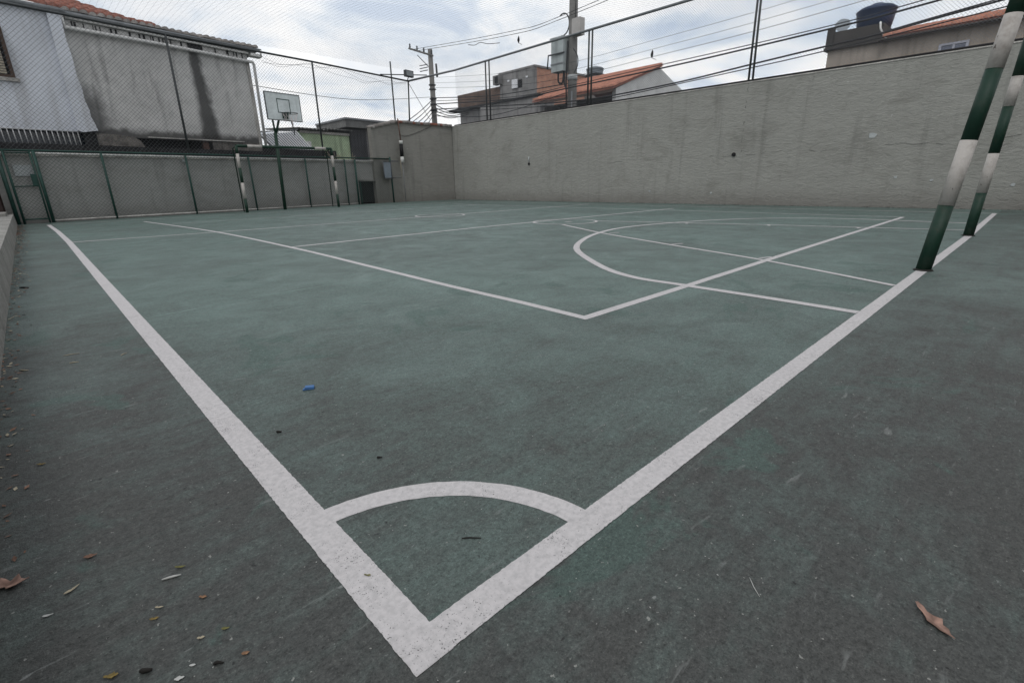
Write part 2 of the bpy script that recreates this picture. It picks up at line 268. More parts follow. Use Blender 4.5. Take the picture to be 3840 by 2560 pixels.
# ------------------------------------------------------------------ mesh helpers
class MB:
    def __init__(s): s.v = []; s.f = []; s.sm = []
    def add(s, vs, fs, smooth=False):
        o = len(s.v); s.v += [Vector(p) for p in vs]
        for f in fs: s.f.append([o + i for i in f]); s.sm.append(smooth)
        return s
    def box(s, a, b):
        (x0, y0, z0), (x1, y1, z1) = a, b
        return s.add([(x0, y0, z0), (x1, y0, z0), (x1, y1, z0), (x0, y1, z0), (x0, y0, z1), (x1, y0, z1), (x1, y1, z1), (x0, y1, z1)],
                     [(0, 3, 2, 1), (4, 5, 6, 7), (0, 1, 5, 4), (1, 2, 6, 5), (2, 3, 7, 6), (3, 0, 4, 7)])
    def hexa(s, p): return s.add(p, [(0, 3, 2, 1), (4, 5, 6, 7), (0, 1, 5, 4), (1, 2, 6, 5), (2, 3, 7, 6), (3, 0, 4, 7)])
    def prism(s, loop, d):
        n = len(loop); d = Vector(d); a = [Vector(p) for p in loop]
        s.add(a + [p + d for p in a], [tuple(range(n))[::-1], tuple(range(n, 2 * n))] + [(i, (i + 1) % n, n + (i + 1) % n, n + i) for i in range(n)])
        return s
    def tube(s, pts, r, n=8, caps=True):
        pts = [Vector(p) for p in pts]; k = len(pts); rs = r if isinstance(r, (list, tuple)) else [r] * k
        o = len(s.v); ref = None
        for i, p in enumerate(pts):
            d = (pts[min(i + 1, k - 1)] - pts[max(i - 1, 0)]).normalized()
            if ref is None: ref = Vector((0, 0, 1)) if abs(d.z) < 0.9 else Vector((1, 0, 0))
            u = d.cross(ref).normalized(); q = u.cross(d).normalized(); ref = q
            for j in range(n):
                a = 2 * math.pi * j / n; s.v.append(p + (u * math.cos(a) + q * math.sin(a)) * rs[i])
        for i in range(k - 1):
            for j in range(n):
                s.f.append([o + i * n + j, o + i * n + (j + 1) % n, o + (i + 1) * n + (j + 1) % n, o + (i + 1) * n + j]); s.sm.append(n > 4)
        if caps:
            s.f.append([o + j for j in range(n)][::-1]); s.sm.append(False)
            s.f.append([o + (k - 1) * n + j for j in range(n)]); s.sm.append(False)
        return s
    def lathe(s, c, prof, n=20):
        o = len(s.v); c = Vector(c)
        for r, z in prof:
            for j in range(n): a = 2 * math.pi * j / n; s.v.append(c + Vector((r * math.cos(a), r * math.sin(a), z)))
        for i in range(len(prof) - 1):
            for j in range(n): s.f.append([o + i * n + j, o + i * n + (j + 1) % n, o + (i + 1) * n + (j + 1) % n, o + (i + 1) * n + j]); s.sm.append(True)
        s.f.append([o + j for j in range(n)][::-1]); s.sm.append(False)
        s.f.append([o + (len(prof) - 1) * n + j for j in range(n)]); s.sm.append(False)
        return s
    def build(s, name, m, parent=None, loc=None):
        o = bpy.data.objects.new(name, None)
        if parent is not None:
            r = parent
            while r.parent: r = r.parent
            off = Vector(r['_b'])
        else:
            if loc is None:
                lo = [min(p[i] for p in s.v) for i in range(3)]; hi = [max(p[i] for p in s.v) for i in range(3)]
                loc = ((lo[0] + hi[0]) / 2, (lo[1] + hi[1]) / 2, lo[2])
            off = Vector(loc)
        me = bpy.data.meshes.new(name); me.from_pydata([p - off for p in s.v], [], s.f); me.update()
        me.polygons.foreach_set('use_smooth', s.sm); me.materials.append(M[m])
        bpy.data.objects.remove(o); o = bpy.data.objects.new(name, me); C.objects.link(o)
        if parent is not None: o.parent = parent
        else: o.location = off; o['_b'] = tuple(off)
        return o
def tag(o, label, cat, group=None, kind=None):
    if label: o['label'] = label
    if cat: o['category'] = cat
    if group: o['group'] = group
    if kind: o['kind'] = kind
    return o
def thing(name, loc, label, cat, group=None):
    o = bpy.data.objects.new(name, None); C.objects.link(o); o.location = loc; o['_b'] = tuple(loc); o.empty_display_size = 0.2
    return tag(o, label, cat, group)
def copypart(o, parent, loc):
    c = o.copy(); C.objects.link(c); c.parent = parent; c.location = loc; return c
def catmull(P, n=8):
    P = [Vector((*p, 0)) if len(p) == 2 else Vector(p) for p in P]; out = []
    for i in range(len(P) - 1):
        a, b, c, d = P[max(i - 1, 0)], P[i], P[i + 1], P[min(i + 2, len(P) - 1)]
        for k in range(n):
            t = k / n; out.append(0.5 * ((2 * b) + (c - a) * t + (2 * a - 5 * b + 4 * c - d) * t * t + (3 * b - a - 3 * c + d) * t ** 3))
    out.append(P[-1]); return out

# the two boundary planes of the court: far wall L(x), street wall R(y)
SL = 0.1893
def Lp(x, z, off=0.0): return Vector((x, 16.394 + off + SL * x, z))
def Rp(y, z, off=0.0): return Vector((13.279 + off + 0.0193 * y, y, z))
def lbox(mb, x0, x1, z0, z1, o0, o1):
    return mb.hexa([Lp(x0, z0, o0), Lp(x1, z0, o0), Lp(x1, z0, o1), Lp(x0, z0, o1), Lp(x0, z1, o0), Lp(x1, z1, o0), Lp(x1, z1, o1), Lp(x0, z1, o1)])
def rbox(mb, y0, y1, z0, z1, o0, o1):
    return mb.hexa([Rp(y0, z0, o0), Rp(y0, z0, o1), Rp(y1, z0, o1), Rp(y1, z0, o0), Rp(y0, z1, o0), Rp(y0, z1, o1), Rp(y1, z1, o1), Rp(y1, z1, o0)])
def diag_net(P, u0, u1, v0, v1, sp, r):
    mb = MB(); h = v1 - v0; k = u0 - h
    while k < u1:
        for sgn in (1, -1):
            a, b = (k, k + h) if sgn == 1 else (k + h, k)      # u at v0, v1
            t0, t1 = 0.0, 1.0; d = b - a
            ta, tb = sorted(((u0 - a) / d, (u1 - a) / d)); t0 = max(t0, ta); t1 = min(t1, tb)
            if t1 - t0 > 0.02: mb.tube([P(a + d * t0, v0 + h * t0), P(a + d * t1, v0 + h * t1)], r, 3, caps=False)
        k += sp
    return mb

# ------------------------------------------------------------------ the ground and the court
g = MB().add([(-300, -300, -0.03), (300, -300, -0.03), (300, 300, -0.03), (-300, 300, -0.03)], [(0, 1, 2, 3)]).build('ground', 'earth', loc=(0, 0, 0)); tag(g, None, None, kind='structure')
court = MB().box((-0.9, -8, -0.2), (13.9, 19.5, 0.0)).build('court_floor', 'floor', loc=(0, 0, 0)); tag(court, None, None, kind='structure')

def strip(name, pts, wd, z, m='line', jit=0.0, step=None, label=None):
    pts = [Vector((p[0], p[1], 0)) for p in pts]
    if step:
        q = []
        for a, b in zip(pts, pts[1:]):
            d = (b - a).length; s = 0.0
            while s < d:
                q.append(a + (b - a) * (s / d)); s += step * max(1.0, (a + (b - a) * (s / d)).length * 0.8)
        q.append(pts[-1]); pts = q
    vs = []; fs = []; n = len(pts)
    for i, p in enumerate(pts):
        d = (pts[min(i + 1, n - 1)] - pts[max(i - 1, 0)]).normalized(); nr = Vector((-d.y, d.x, 0))
        for sg in (1, -1):
            vs.append(p + nr * sg * (wd / 2 + random.uniform(-jit, jit)) + Vector((0, 0, .0006 + z * .13)))
    for i in range(n - 1): fs.append((2 * i, 2 * i + 1, 2 * i + 3, 2 * i + 2))
    mb = MB().add(vs, fs); o = mb.build(name, m, court)
    if label: o['label'] = label
    return o
strip('painted_line', [(.2925, .499), (.2925, 5.3), (.296, 9.7), (.27, 12.5), (.21, 15.25)], .070, .004, jit=.0009, step=.006, label='wide white touchline on the left of the court')
strip('painted_line', [(.259, .533), (4.3, .536), (7.6, .534), (12.1, .58)], .066, .0065, jit=.0009, step=.006, label='wide white goal line under the near goal')
arc = []
for i in range(41):
    a = math.radians(90.0 * i / 40); R_ = 0.425
    arc.append((.292 + R_ * math.sin(a), .533 + R_ * math.cos(a)))
strip('corner_arc', arc, .058, .0012, jit=.0009, label='white quarter circle arc in the near corner')
strip('painted_line', catmull([(2.012, 1.545), (2.035, 2.08), (2.05, 2.87), (2.10, 4.02), (2.18, 6.2), (2.17, 9.76), (1.84, 14.35)], 10), .054, .004, 'line', .001)
strip('painted_line', [(2.038, 1.571), (3.13, 1.571), (5.45, 1.588), (10.5, 1.60)], .058, .0065, 'line', .001, step=.03)
strip('painted_line', catmull([(.33, 9.62), (2.1, 9.5), (4.5, 9.45), (7.0, 9.45), (10.4, 9.52), (12.3, 9.55)], 6), .06, .0065, 'line2')
strip('painted_line', [(2.2, 6.22), (5.2, 6.32), (11.3, 6.2)], .065, .0065, 'line2')
strip('painted_line', [(10.5, 1.6), (10.62, 6), (10.75, 14.3)], .045, .004, 'line2')
strip('painted_line', [(12.1, .58), (12.3, 7), (12.5, 15.3)], .05, .009, 'line2')
strip('painted_line', [(2.1, 12.7), (6, 12.85), (10.7, 13.0)], .04, .0065, 'line2')
strip('painted_line', [(.23, 15.2), (6, 15.45), (12.5, 15.6)], .05, .0115, 'line2')
strip('goal_area_arc', catmull([(3.06, .569), (3.095, 1.0), (3.125, 1.57), (3.16, 2.03), (3.42, 2.52), (4.10, 3.33), (4.84, 3.84), (5.64, 4.19), (6.5, 4.36), (7.53, 4.2), (8.6, 3.78), (9.3, 3.2), (9.7, 2.3), (9.66, 1.2), (9.6, .57)], 9), .068, .0125, 'line', .001)
strip('key_line', catmull([(3.978, .569), (4.526, 1.571), (5.03, 2.78), (5.64, 4.16), (6.36, 5.48)], 8), .050, .015, 'line')
strip('key_line', catmull([(8.47, .57), (8.2, 1.69), (7.98, 2.82), (7.68, 3.98), (7.27, 5.46)], 8), .052, .015, 'line2')
for cx_, cy_, r_, zz_ in ((6.86, 5.86, .56, .0175), (6.75, 9.5, .55, .0125)):
    strip('free_throw_circle' if cy_ < 7 else 'centre_circle', [(cx_ + r_ * math.cos(math.radians(9 * i)), cy_ + r_ * math.sin(math.radians(9 * i))) for i in range(41)], .045, zz_, 'line2')
for x_, y_ in ((5.03, 2.78), (5.64, 4.05), (4.60, 1.68)): strip('key_mark', [(x_ + .03, y_ - .01), (x_ + .17, y_ - .07)], .035, .0175, 'line')
for x_, y_ in ((7.70, 3.95), (7.99, 2.8), (8.2, 1.72)): strip('key_mark', [(x_ - .02, y_ + .01), (x_ - .15, y_ - .05)], .04, .0175, 'line2')
strip('penalty_mark', [(6.80, 5.80), (6.93, 5.76)], .07, .02, 'line')
strip('floor_joint', catmull([(.335, 3.42), (.55, 3.45), (1.04, 3.53), (1.6, 3.545), (2.02, 3.58)], 6), .016, .002, 'faint', .003)
strip('floor_joint', [(4.79, .495), (4.70, 0.0), (4.5, -2.5)], .012, .002, 'faint', .003)

# ------------------------------------------------------------------ kerb beside the court
k = MB()
k.hexa([(-.75, -3, 0), (-.215, -3, 0), (-.30, 16.25, 0), (-1.3, 16.25, 0), (-.75, -3, .24), (-.228, -3, .24), (-.312, 16.25, .24), (-1.3, 16.25, .24)])
kerb = k.build('kerb', 'kerb'); tag(kerb, None, None, kind='structure')
tag(MB().box((-.80, 14.6, .24), (-.40, 16.2, .30)).build('concrete_step', 'kerb'), 'pale low concrete step on the far end of the kerb at the left edge', 'step')
p = thing('metal_door', (-.62, 15.8, .3), 'dark reddish metal door at the left edge behind the kerb', 'door')
MB().hexa([(-1.5, 15.75, .3), (-.44, 15.95, .3), (-.44, 15.99, .3), (-1.5, 15.79, .3), (-1.5, 15.75, 1.62), (-.44, 15.95, 1.62), (-.44, 15.99, 1.62), (-1.5, 15.79, 1.62)]).build('door_leaf', 'rusty', p)
MB().tube([(-.43, 15.98, .25), (-.43, 15.98, 1.66)], .022, 6).build('door_post', 'rusty', p)

# ------------------------------------------------------------------ street-side wall (right)
wr = thing('boundary_wall', Rp(6, 0), 'long grey rough stucco wall along the right side of the court', 'wall')
def wtop(y): return 2.835 + .0056 * y
def rslab(mb, y0, y1, d0, d1, o0, o1):
    return mb.hexa([Rp(y0, wtop(y0) + d0, o0), Rp(y0, wtop(y0) + d0, o1), Rp(y1, wtop(y1) + d0, o1), Rp(y1, wtop(y1) + d0, o0), Rp(y0, wtop(y0) + d1, o0), Rp(y0, wtop(y0) + d1, o1), Rp(y1, wtop(y1) + d1, o1), Rp(y1, wtop(y1) + d1, o0)])
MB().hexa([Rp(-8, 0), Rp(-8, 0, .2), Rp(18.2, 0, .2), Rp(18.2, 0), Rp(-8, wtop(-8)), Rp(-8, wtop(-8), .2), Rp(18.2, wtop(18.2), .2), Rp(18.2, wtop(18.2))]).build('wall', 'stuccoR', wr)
MB().box((-4, -3.4, 0), (13.12, -3.2, 2.95)).build('unseen_shade_wall', 'stuccoR', wr)  # unseen wall behind the camera, added to darken the near floor
rslab(MB(), -8, 18.2, .001, .026, -.012, .212).build('coping', 'coping', wr)
vc = MB(); vp_ = [Rp(5.62 + random.uniform(-.02, .02), 2.9 - i * .06, -.0015) for i in range(28)]
for a, b in zip(vp_, vp_[1:]):
    if random.random() < .6: vc.tube([a, b], random.uniform(.002, .005), 4)
vc.build('render_crack', 'black', wr)
def disc(mb, c, r, n=9, ax=Vector((0, 1, 0)), up=Vector((0, 0, 1)), th=.006, squash=.8):
    loop = []
    for j in range(n):
        a = 2 * math.pi * j / n; rr = r * random.uniform(.7, 1.15); loop.append(Vector(c) + ax * rr * math.cos(a) + up * rr * squash * math.sin(a))
    return mb.prism(loop, ax.cross(up) * -th)
for y_, z_, r_ in ((2.85, 1.47, .085), (2.3, .62, .035), (.9, .75, .03), (8.2, .35, .035), (6.3, .3, .03), (1.7, .55, .03), (.5, .45, .04)):
    disc(MB(), Rp(y_, z_, -.004), r_).build('paint_splat', 'plate', wr)
for y_, z_, r_ in ((5.79, 1.24, .05), (13.29, 1.30, .045)):
    mb = MB(); mb.tube([Rp(y_, z_, -.03), Rp(y_, z_, .05)], r_, 10); mb.build('drain_pipe_end', 'padblack', wr)
mb = MB(); mb.tube([Rp(13.29, 1.36, -.02), Rp(13.29, 1.55, -.02)], .02, 6); mb.build('pipe_stub', 'plate', wr)
# horizontal crack where two lifts of render meet
cr = MB(); pp = [Rp(y_ * .12 - 4, 1.22 + .03 * math.sin(y_ * .37) + .02 * math.sin(y_ * 1.7) + random.uniform(-.006, .006) + (.10 if y_ < 85 else 0) * (85 - y_) / 85, -.0015) for y_ in range(0, 118)]
for a, b in zip(pp, pp[1:]):
    if random.random() < .55: cr.tube([a, b], random.uniform(.001, .003), 4)
cr.build('render_crack', 'padblack', wr)

# ------------------------------------------------------------------ far wall (behind the far goal)
wl = thing('boundary_wall', Lp(4, 0), 'low dark grey stucco wall behind the far goal and green fence', 'wall')
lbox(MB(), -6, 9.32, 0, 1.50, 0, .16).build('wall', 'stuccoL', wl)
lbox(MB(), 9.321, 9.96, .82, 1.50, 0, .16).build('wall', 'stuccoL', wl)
lbox(MB(), -6, 9.99, 1.501, 1.575, -.035, .20).build('coping', 'coping', wl)
mb = MB(); lbox(mb, 9.24, 9.98, .835, .885, -.10, -.003); mb.build('lintel', 'kerb', wl)
lbox(MB(), 9.322, 9.96, 0, .818, .06, .15).build('opening_back', 'darkvoid', wl)
lbox(MB(), 9.25, 9.318, 0, .83, -.05, -.002).build('opening_jamb', 'fgreen', wl)
MB().tube([Lp(-4, 1.555, -.07), Lp(9.95, 1.565, -.07)], .022, 8).build('pale_pipe', 'pvc', wl)
lg = lbox(MB(), -6, 6.5, 0, 1.80, .35, 1.02).build('mouldy_ledge', 'black'); tag(lg, 'black mouldy concrete ledge on top behind the low far wall', 'ledge')

# ------------------------------------------------------------------ corner shed
sh = thing('concrete_shed', (11.4, 18.4, 0), 'olive grey stucco shed in the far corner with a ragged tiled top', 'shed')
S0, S1, S2 = Vector((9.97, 18.17, 0)), Vector((11.30, 18.42, 0)), Vector((13.60, 17.92, 0))
def wallseg(a, b, za, zb, th):
    d = (b - a); n = Vector((-d.y, d.x, 0)).normalized() * th
    return MB().hexa([a, b, b + n, a + n, a + Vector((0, 0, za)), b + Vector((0, 0, zb)), b + n + Vector((0, 0, zb)), a + n + Vector((0, 0, za))])
wallseg(S0, S1, 2.74, 3.05, .18).build('side_wall', 'stuccoS', sh); wallseg(S1, S2, 3.05, 2.96, .18).build('front_wall', 'stuccoS', sh)
MB().hexa([S0 + Vector((0, .2, 2.70)), S1 + Vector((0, .2, 3.0)), S2 + Vector((0, .2, 2.9)), S2 + Vector((0, 1.0, 2.9)), S0 + Vector((0, .2, 2.74)), S1 + Vector((0, .2, 3.04)), S2 + Vector((0, .2, 2.95)), S2 + Vector((0, 1.0, 2.95))]).build('roof_slab', 'fibre', sh)
for a, b, za, zb, n in ((S0, S1, 2.74, 3.05, 16), (S1, S2, 3.05, 2.96, 22)):
    for i in range(n):
        f = (i + .5) / n; c = a + (b - a) * f; zt = za + (zb - za) * f
        nn = Vector((-(b - a).y, (b - a).x, 0)).normalized(); j = random.uniform(-.015, .015)
        mb = MB(); mb.tube([c - nn * (.07 + random.uniform(0, .03)) + Vector((0, 0, zt + .012 + j)), c + nn * .25 + Vector((0, 0, zt + .05 + j))], (b - a).length / n * .48, 6)
        mb.build('roof_tile', random.choice(['greytile', 'greytile', 'coping']) if a is S0 else random.choice(['greytile', 'redtile', 'greytile']), sh)
mb = MB(); mb.tube(catmull([S1 + Vector((.02, -.05, 2.58)), S1 + Vector((.3, -.08, 2.53)), S1 + Vector((.75, -.18, 2.66)), S1 + Vector((1.4, -.33, 2.93))], 6), .007, 5); mb.build('sagging_wire', 'cable', sh)
rp_ = Lp(11.27, 0, -.32)
pad = thing('padded_pipe', (rp_.x, rp_.y, 0), 'rusty upright pipe with black and white padding on the shed corner', 'pipe')
MB().tube([rp_ + Vector((0, 0, 2.34)), rp_ + Vector((-.02, .06, 3.15))], .022, 6).build('pipe', 'rust', pad)
MB().tube([rp_ + Vector((0, 0, 2.22)), rp_ + Vector((0, 0, 2.34))], .072, 12).build('white_band', 'padwhite', pad)
MB().tube([rp_ + Vector((0, 0, 1.74)), rp_ + Vector((0, 0, 2.219))], .070, 12).build('black_band', 'padblack', pad)
MB().tube([rp_ + Vector((0, 0, 1.52)), rp_ + Vector((0, 0, 1.739))], .073, 12).build('white_band', 'padwhite', pad)
MB().tube([rp_ + Vector((.01, .0, 0)), rp_ + Vector((0, 0, 1.519))], .012, 6).build('lower_conduit', 'galv', pad)
MB().tube([rp_ + Vector((-.06, .03, 1.0)), rp_ + Vector((-.07, .03, 1.6))], .008, 5).build('thin_wire', 'straw', pad)

# notice board on its own green post
bx = Lp(10.70, 0, -.25)
nb = thing('board_frame', (bx.x, bx.y, 0), 'small grey blue board in a dark frame on a green post beside the shed', 'board')
MB().tube([bx, bx + Vector((-.02, 0, 1.72))], .032, 8).build('post', 'fgreen', nb)
def seg(a, z0, b, z1, r, m, name, par, off=-.28, n=6):
    o = MB(); o.tube([Lp(a, z0, off), Lp(b, z1, off)], r, n); return o.build(name, m, par)
mb = MB(); lbox(mb, 10.31, 10.66, .95, 1.52, -.30, -.27); mb.build('panel', 'notice', nb)
for a, z0, b, z1 in ((10.29, 1.55, 10.69, 1.55), (10.29, .92, 10.72, .92), (10.29, .92, 10.29, 1.55), (10.67, .92, 10.67, 1.55)): seg(a, z0, b, z1, .017, 'wire', 'frame_bar', nb, -.31)
seg(10.7, 1.57, 11.08, 1.57, .02, 'wire', 'arm', nb); seg(10.7, .95, 11.2, .96, .014, 'wire', 'arm', nb)

# ------------------------------------------------------------------ low green fence with gate
FO = -.14
fn = thing('mesh_fence', Lp(4, 0, FO), 'low green pipe fence with wire mesh in front of the far wall', 'fence')
for i, x_ in enumerate((1.58, 3.47, 5.225, 7.09, 8.63, 9.08)):
    MB().tube([Lp(x_, 0, FO), Lp(x_ + random.uniform(-.02, .02), 1.60, FO)], .026 if i != 5 else .035, 8).build('post', 'fgreen', fn)
seg(-.26, 1.61, 10.70, 1.66, .022, 'fgreen', 'top_rail', fn, FO); seg(.34, .05, 9.1, .045, .018, 'coping', 'bottom_rail', fn, FO)
nm = diag_net(lambda u, v: Lp(u, v, FO + .01), .36, 10.6, .06, 1.60, .085, .0033).build('wire_mesh', 'gwire', fn); nm['kind'] = 'stuff'
gt = thing('mesh_gate', Lp(.03, 0, FO), 'narrow green mesh gate with thick posts at the far left end of the fence', 'gate')
for x_, r_ in ((-.27, .040), (-.17, .024), (.335, .034), (.27, .018)): MB().tube([Lp(x_, 0, FO), Lp(x_, 1.60, FO)], r_, 8).build('post', 'fgreen', gt)
seg(-.17, .83, .27, .84, .014, 'fgreen', 'rail', gt, FO); seg(-.17, .10, .27, .10, .018, 'fgreen', 'rail', gt, FO); seg(-.17, 1.56, .27, 1.56, .016, 'fgreen', 'rail', gt, FO)
MB_l = lbox(MB(), .17, .26, .84, 1.10, FO - .03, FO + .012); MB_l.build('lock_box', 'fgreen', gt)
nm = diag_net(lambda u, v: Lp(u, v, FO + .008), -.16, .26, .1, 1.55, .075, .0034).build('wire_mesh', 'gwire', gt); nm['kind'] = 'stuff'
tag(lbox(MB(), -.08, .26, 1.06, 1.30, -.03, -.004).build('sign_plate', 'plate'), 'blank pale plate on the wall behind the green gate', 'plate')
MB_ = lbox(MB(), 3.40, 3.50, 1.42, 1.50, -.09, -.002).build('wall_lamp', 'plate'); tag(MB_, 'tiny pale fitting under the coping of the far wall', 'fitting')

# ------------------------------------------------------------------ tall net fences and overhead net
tl = thing('net_fence', Lp(5, 1.575, .06), 'tall dark post and net fence rising above the low far wall', 'fence')
for x_, z1 in ((-.2, 4.63), (3.64, 4.63), (7.93, 4.66)): MB().tube([Lp(x_, 1.575, .06), Lp(x_ + .02, z1, .06)], .030, 8).build('post', 'steel', tl)
MB().tube([Lp(11.38, 2.95, .12), Lp(11.34, 5.2, .06)], .028, 8).build('post', 'steel', tl)
Cn = Lp(12.15, 4.62, 0)
MB().tube([Lp(12.12, 2.95, .1), Cn], .030, 8).build('post', 'steel', tl)
MB().tube([Lp(-5, 4.64, .06), Lp(3.6, 4.63, .06), Lp(7.9, 4.66, .06), Cn], .030, 8).build('top_rail', 'steel', tl)
nm = diag_net(lambda u, v: Lp(u, v, .075), -4, 12.1, 1.6, 4.62, .095, .0030).build('netting', 'wire', tl); nm['kind'] = 'stuff'
# loose drooping net edge
mb = MB()
for q in range(3):
    mb.tube(catmull([Lp(6.2 + i * .55, 4.52 - .05 * q - .16 * math.sin(i * .9 + q) * (1 if i % 2 else .4), .03) for i in range(12)], 4), .004, 4)
nm = mb.build('loose_cord', 'cord', tl)

tr = thing('net_fence', Rp(8, 2.985, .06), 'tall double post and net fence standing on the street side wall', 'fence')
for y_ in (15.66, 15.45, 10.69, 10.56, 5.66, 5.56, .6, .5, -4.4, -4.5):
    MB().tube([Rp(y_, wtop(y_) + .02, .06), Rp(y_ + (.03 if abs(y_ - 5.56) < .01 else 0), 5.03, .06)], .027, 8).build('post', 'steel', tr)
MB().tube([Cn, Rp(17.6, 5.02, .06), Rp(10.6, 5.03, .06), Rp(-6, 5.05, .06)], .036, 8).build('top_rail', 'galv', tr)
MB().tube([Rp(17.8, wtop(17.8) + .055, .06), Rp(-6, wtop(-6) + .06, .06)], .022, 6).build('bottom_rail', 'cable', tr)
nm = diag_net(lambda u, v: Rp(u, v, .075), -6, 17.6, 2.96, 5.02, .062, .0021).build('netting', 'cord', tr); nm['kind'] = 'stuff'
q0_, q1_ = Rp(17.6, 0, .075), Cn
nm = diag_net(lambda u, v: Vector((q0_.x + (q1_.x - q0_.x) * u / 1.8, q0_.y + (q1_.y - q0_.y) * u / 1.8, v)), 0, 1.8, 3.05, 4.75, .10, .0013).build('corner_netting', 'cord', tr); nm['kind'] = 'stuff'
def topz(x, y):
    f = max(0, min(1, (x + .5) / 13.8)); g_ = max(0, min(1, (y - 2) / 16))
    return 4.64 + .38 * f + (1 - g_) * .15 - .30 * math.sin(math.pi * f) * math.sin(math.pi * max(0, min(1, (y + 4) / 22)))
mb = MB(); x_ = -1.0
while x_ < 13.6:
    y1 = 16.394 + SL * x_ if x_ < 12.1 else 17.6
    mb.tube([(x_, y_, topz(x_, y_)) for y_ in [1 + (y1 - 1) * i / 10 for i in range(11)]], .0014, 3, caps=False); x_ += .12
y_ = 1.0
while y_ < 18.5:
    x0 = max(-1.0, (y_ - 16.394) / SL) if y_ > 16.3 else -1.0
    mb.tube([(x, y_, topz(x, y_)) for x in [x0 + (13.5 - x0) * i / 10 for i in range(11)]], .0014, 3, caps=False); y_ += .12
on = mb.build('overhead_net', 'cord'); tag(on, 'pale cord net stretched across the sky above the whole court', 'net', kind='stuff')
# scraps caught in the net
def scrap(c, s, label):
    mb = MB(); c = Vector(c); mb.tube([c + Vector((0, 0, -s)), c + Vector((.01, .01, -.2 * s)), c + Vector((0, -.01, s * .5)), c + Vector((.01, 0, s))], [.012, .05 * s / .12, .03 * s / .12, .006], 6)
    mb.tube([c + Vector((0, 0, -s)), c + Vector((.03, -.12, -1.6 * s))], .006, 4)
    tag(mb.build('kite_scrap', 'cable'), label, 'scrap')
scrap((12.35, 12.55, 4.95), .10, 'black kite scrap hanging on the net left of the utility pole')
scrap((13.24, 8.27, 3.93), .10, 'thin dark scrap on a thread in front of the tiled house roof')
mb = MB(); mb.tube(catmull([(11.0, 13.4, 4.76), (11.1, 13.2, 4.73), (11.15, 13.0, 4.77), (11.3, 12.8, 4.72), (11.5, 12.5, 4.72)], 5), .009, 4)
tag(mb.build('string_scrap', 'cable'), 'tangled black string caught high in the overhead net', 'string')

# floodlight on its bar in the far corner
fl = thing('floodlight', Lp(12.1, 4.62, 0), 'square grey floodlight on a horizontal bar at the far fence corner', 'floodlight')
MB().tube([Lp(10.75, 4.66, -.02), Lp(13.2, 4.98, 0)], .02, 6).build('bar', 'steel', fl)
fb = MB(); lbox(fb, 11.90, 12.32, 4.74, 4.97, -.20, -.06); fb.build('housing', 'steel', fl)
fb = MB(); lbox(fb, 11.94, 12.28, 4.77, 4.94, -.212, -.201); fb.build('lens', 'lamp', fl)
MB().tube([Lp(12.10, 4.62, 0), Lp(12.11, 4.75, -.1)], .018, 6).build('bracket', 'steel', fl)
tag(MB().tube([Lp(12.2, 4.5, 0), Lp(13.45, 3.35, .3)], .010, 5).build('guy_wire', 'cable'), 'thin dark guy wire slanting down from the floodlight corner post', 'wire')

# ------------------------------------------------------------------ goals
def banded(par, name, a, b, r, cuts, cols, n=16):
    a, b = Vector(a), Vector(b); d = b - a
    post = None; prev = 0.0
    for cut, cl in zip(cuts + [1.0], cols):
        mb = MB(); mb.tube([a + d * prev, a + d * cut], r + (.0012 if cl == 'white' else 0), n)
        if post is None: post = mb.build(name, cl, par)
        else: mb.build('paint_band', cl, post)
        prev = cut
    return post
ng = thing('goal', (6.2, .53, 0), 'green and white banded goal frame at the right edge on the goal line', 'goal')
A0, A1 = Vector((4.765, .535, 0)), Vector((4.915, .375, 2.0)); B0, B1 = Vector((7.715, .54, 0)), Vector((7.77, .47, 2.0))
banded(ng, 'goal_post', A0, A1, .0475, [.235, .452, .672, .83], ['green', 'white', 'green', 'white', 'green'], 20)
banded(ng, 'goal_post', B0, B1, .0475, [.235, .44, .672, .815], ['green', 'white', 'green', 'white', 'green'], 20)
banded(ng, 'crossbar', A1 + (B1 - A1) * -.015, B1 + (B1 - A1) * .015, .0475, [.2, .4, .6, .8], ['green', 'white', 'green', 'white', 'green'], 20)
for P_ in (A1, B1): MB().tube([P_ + Vector((0, -.04, -.0)), P_ + Vector((0, -.75, 0)), Vector((P_.x, P_.y - 1.05, 0))], .022, 8).build('back_stay', 'green', ng)
for P_ in (A0, B0): MB().lathe(P_, [(.062, 0), (.060, .006), (.049, .012)], 16).build('base_dark_ring', 'twig', ng)  # dark ring painting in dirt and contact shade at each post foot
MB().tube([A1 + Vector((.06, -.03, -.21)), A1 + Vector((.075, -.05, -.20))], .014, 8).build('net_hook', 'padwhite', ng)
MB().tube([Vector((A1.x, A1.y - 1.05, .03)), Vector((B1.x, B1.y - 1.05, .03))], .022, 8).build('ground_bar', 'green', ng)

fg = thing('goal', (6.15, 16.45, 0), 'far green and white banded goal frame standing before the green fence', 'goal')
A0, A1 = Vector((4.605, 16.17, 0)), Vector((4.62, 16.17, 1.83)); B0, B1 = Vector((7.694, 16.74, 0)), Vector((7.67, 16.73, 1.86))
banded(fg, 'goal_post', A0, A1, .042, [.215, .455, .675, .885], ['green', 'white', 'green', 'white', 'green'], 12)
banded(fg, 'goal_post', B0, B1, .042, [.225, .455, .69, .885], ['green', 'white', 'green', 'white', 'green'], 12)
banded(fg, 'crossbar', A1, B1, .040, [.10, .24, .80, .93], ['green', 'white', 'green', 'white', 'green'], 12)
for P_ in (A1, B1): MB().tube([P_, P_ + Vector((.03, .45, -.05)), Vector((P_.x + .06, P_.y + .55, 0))], .016, 6).build('back_stay', 'green', fg)

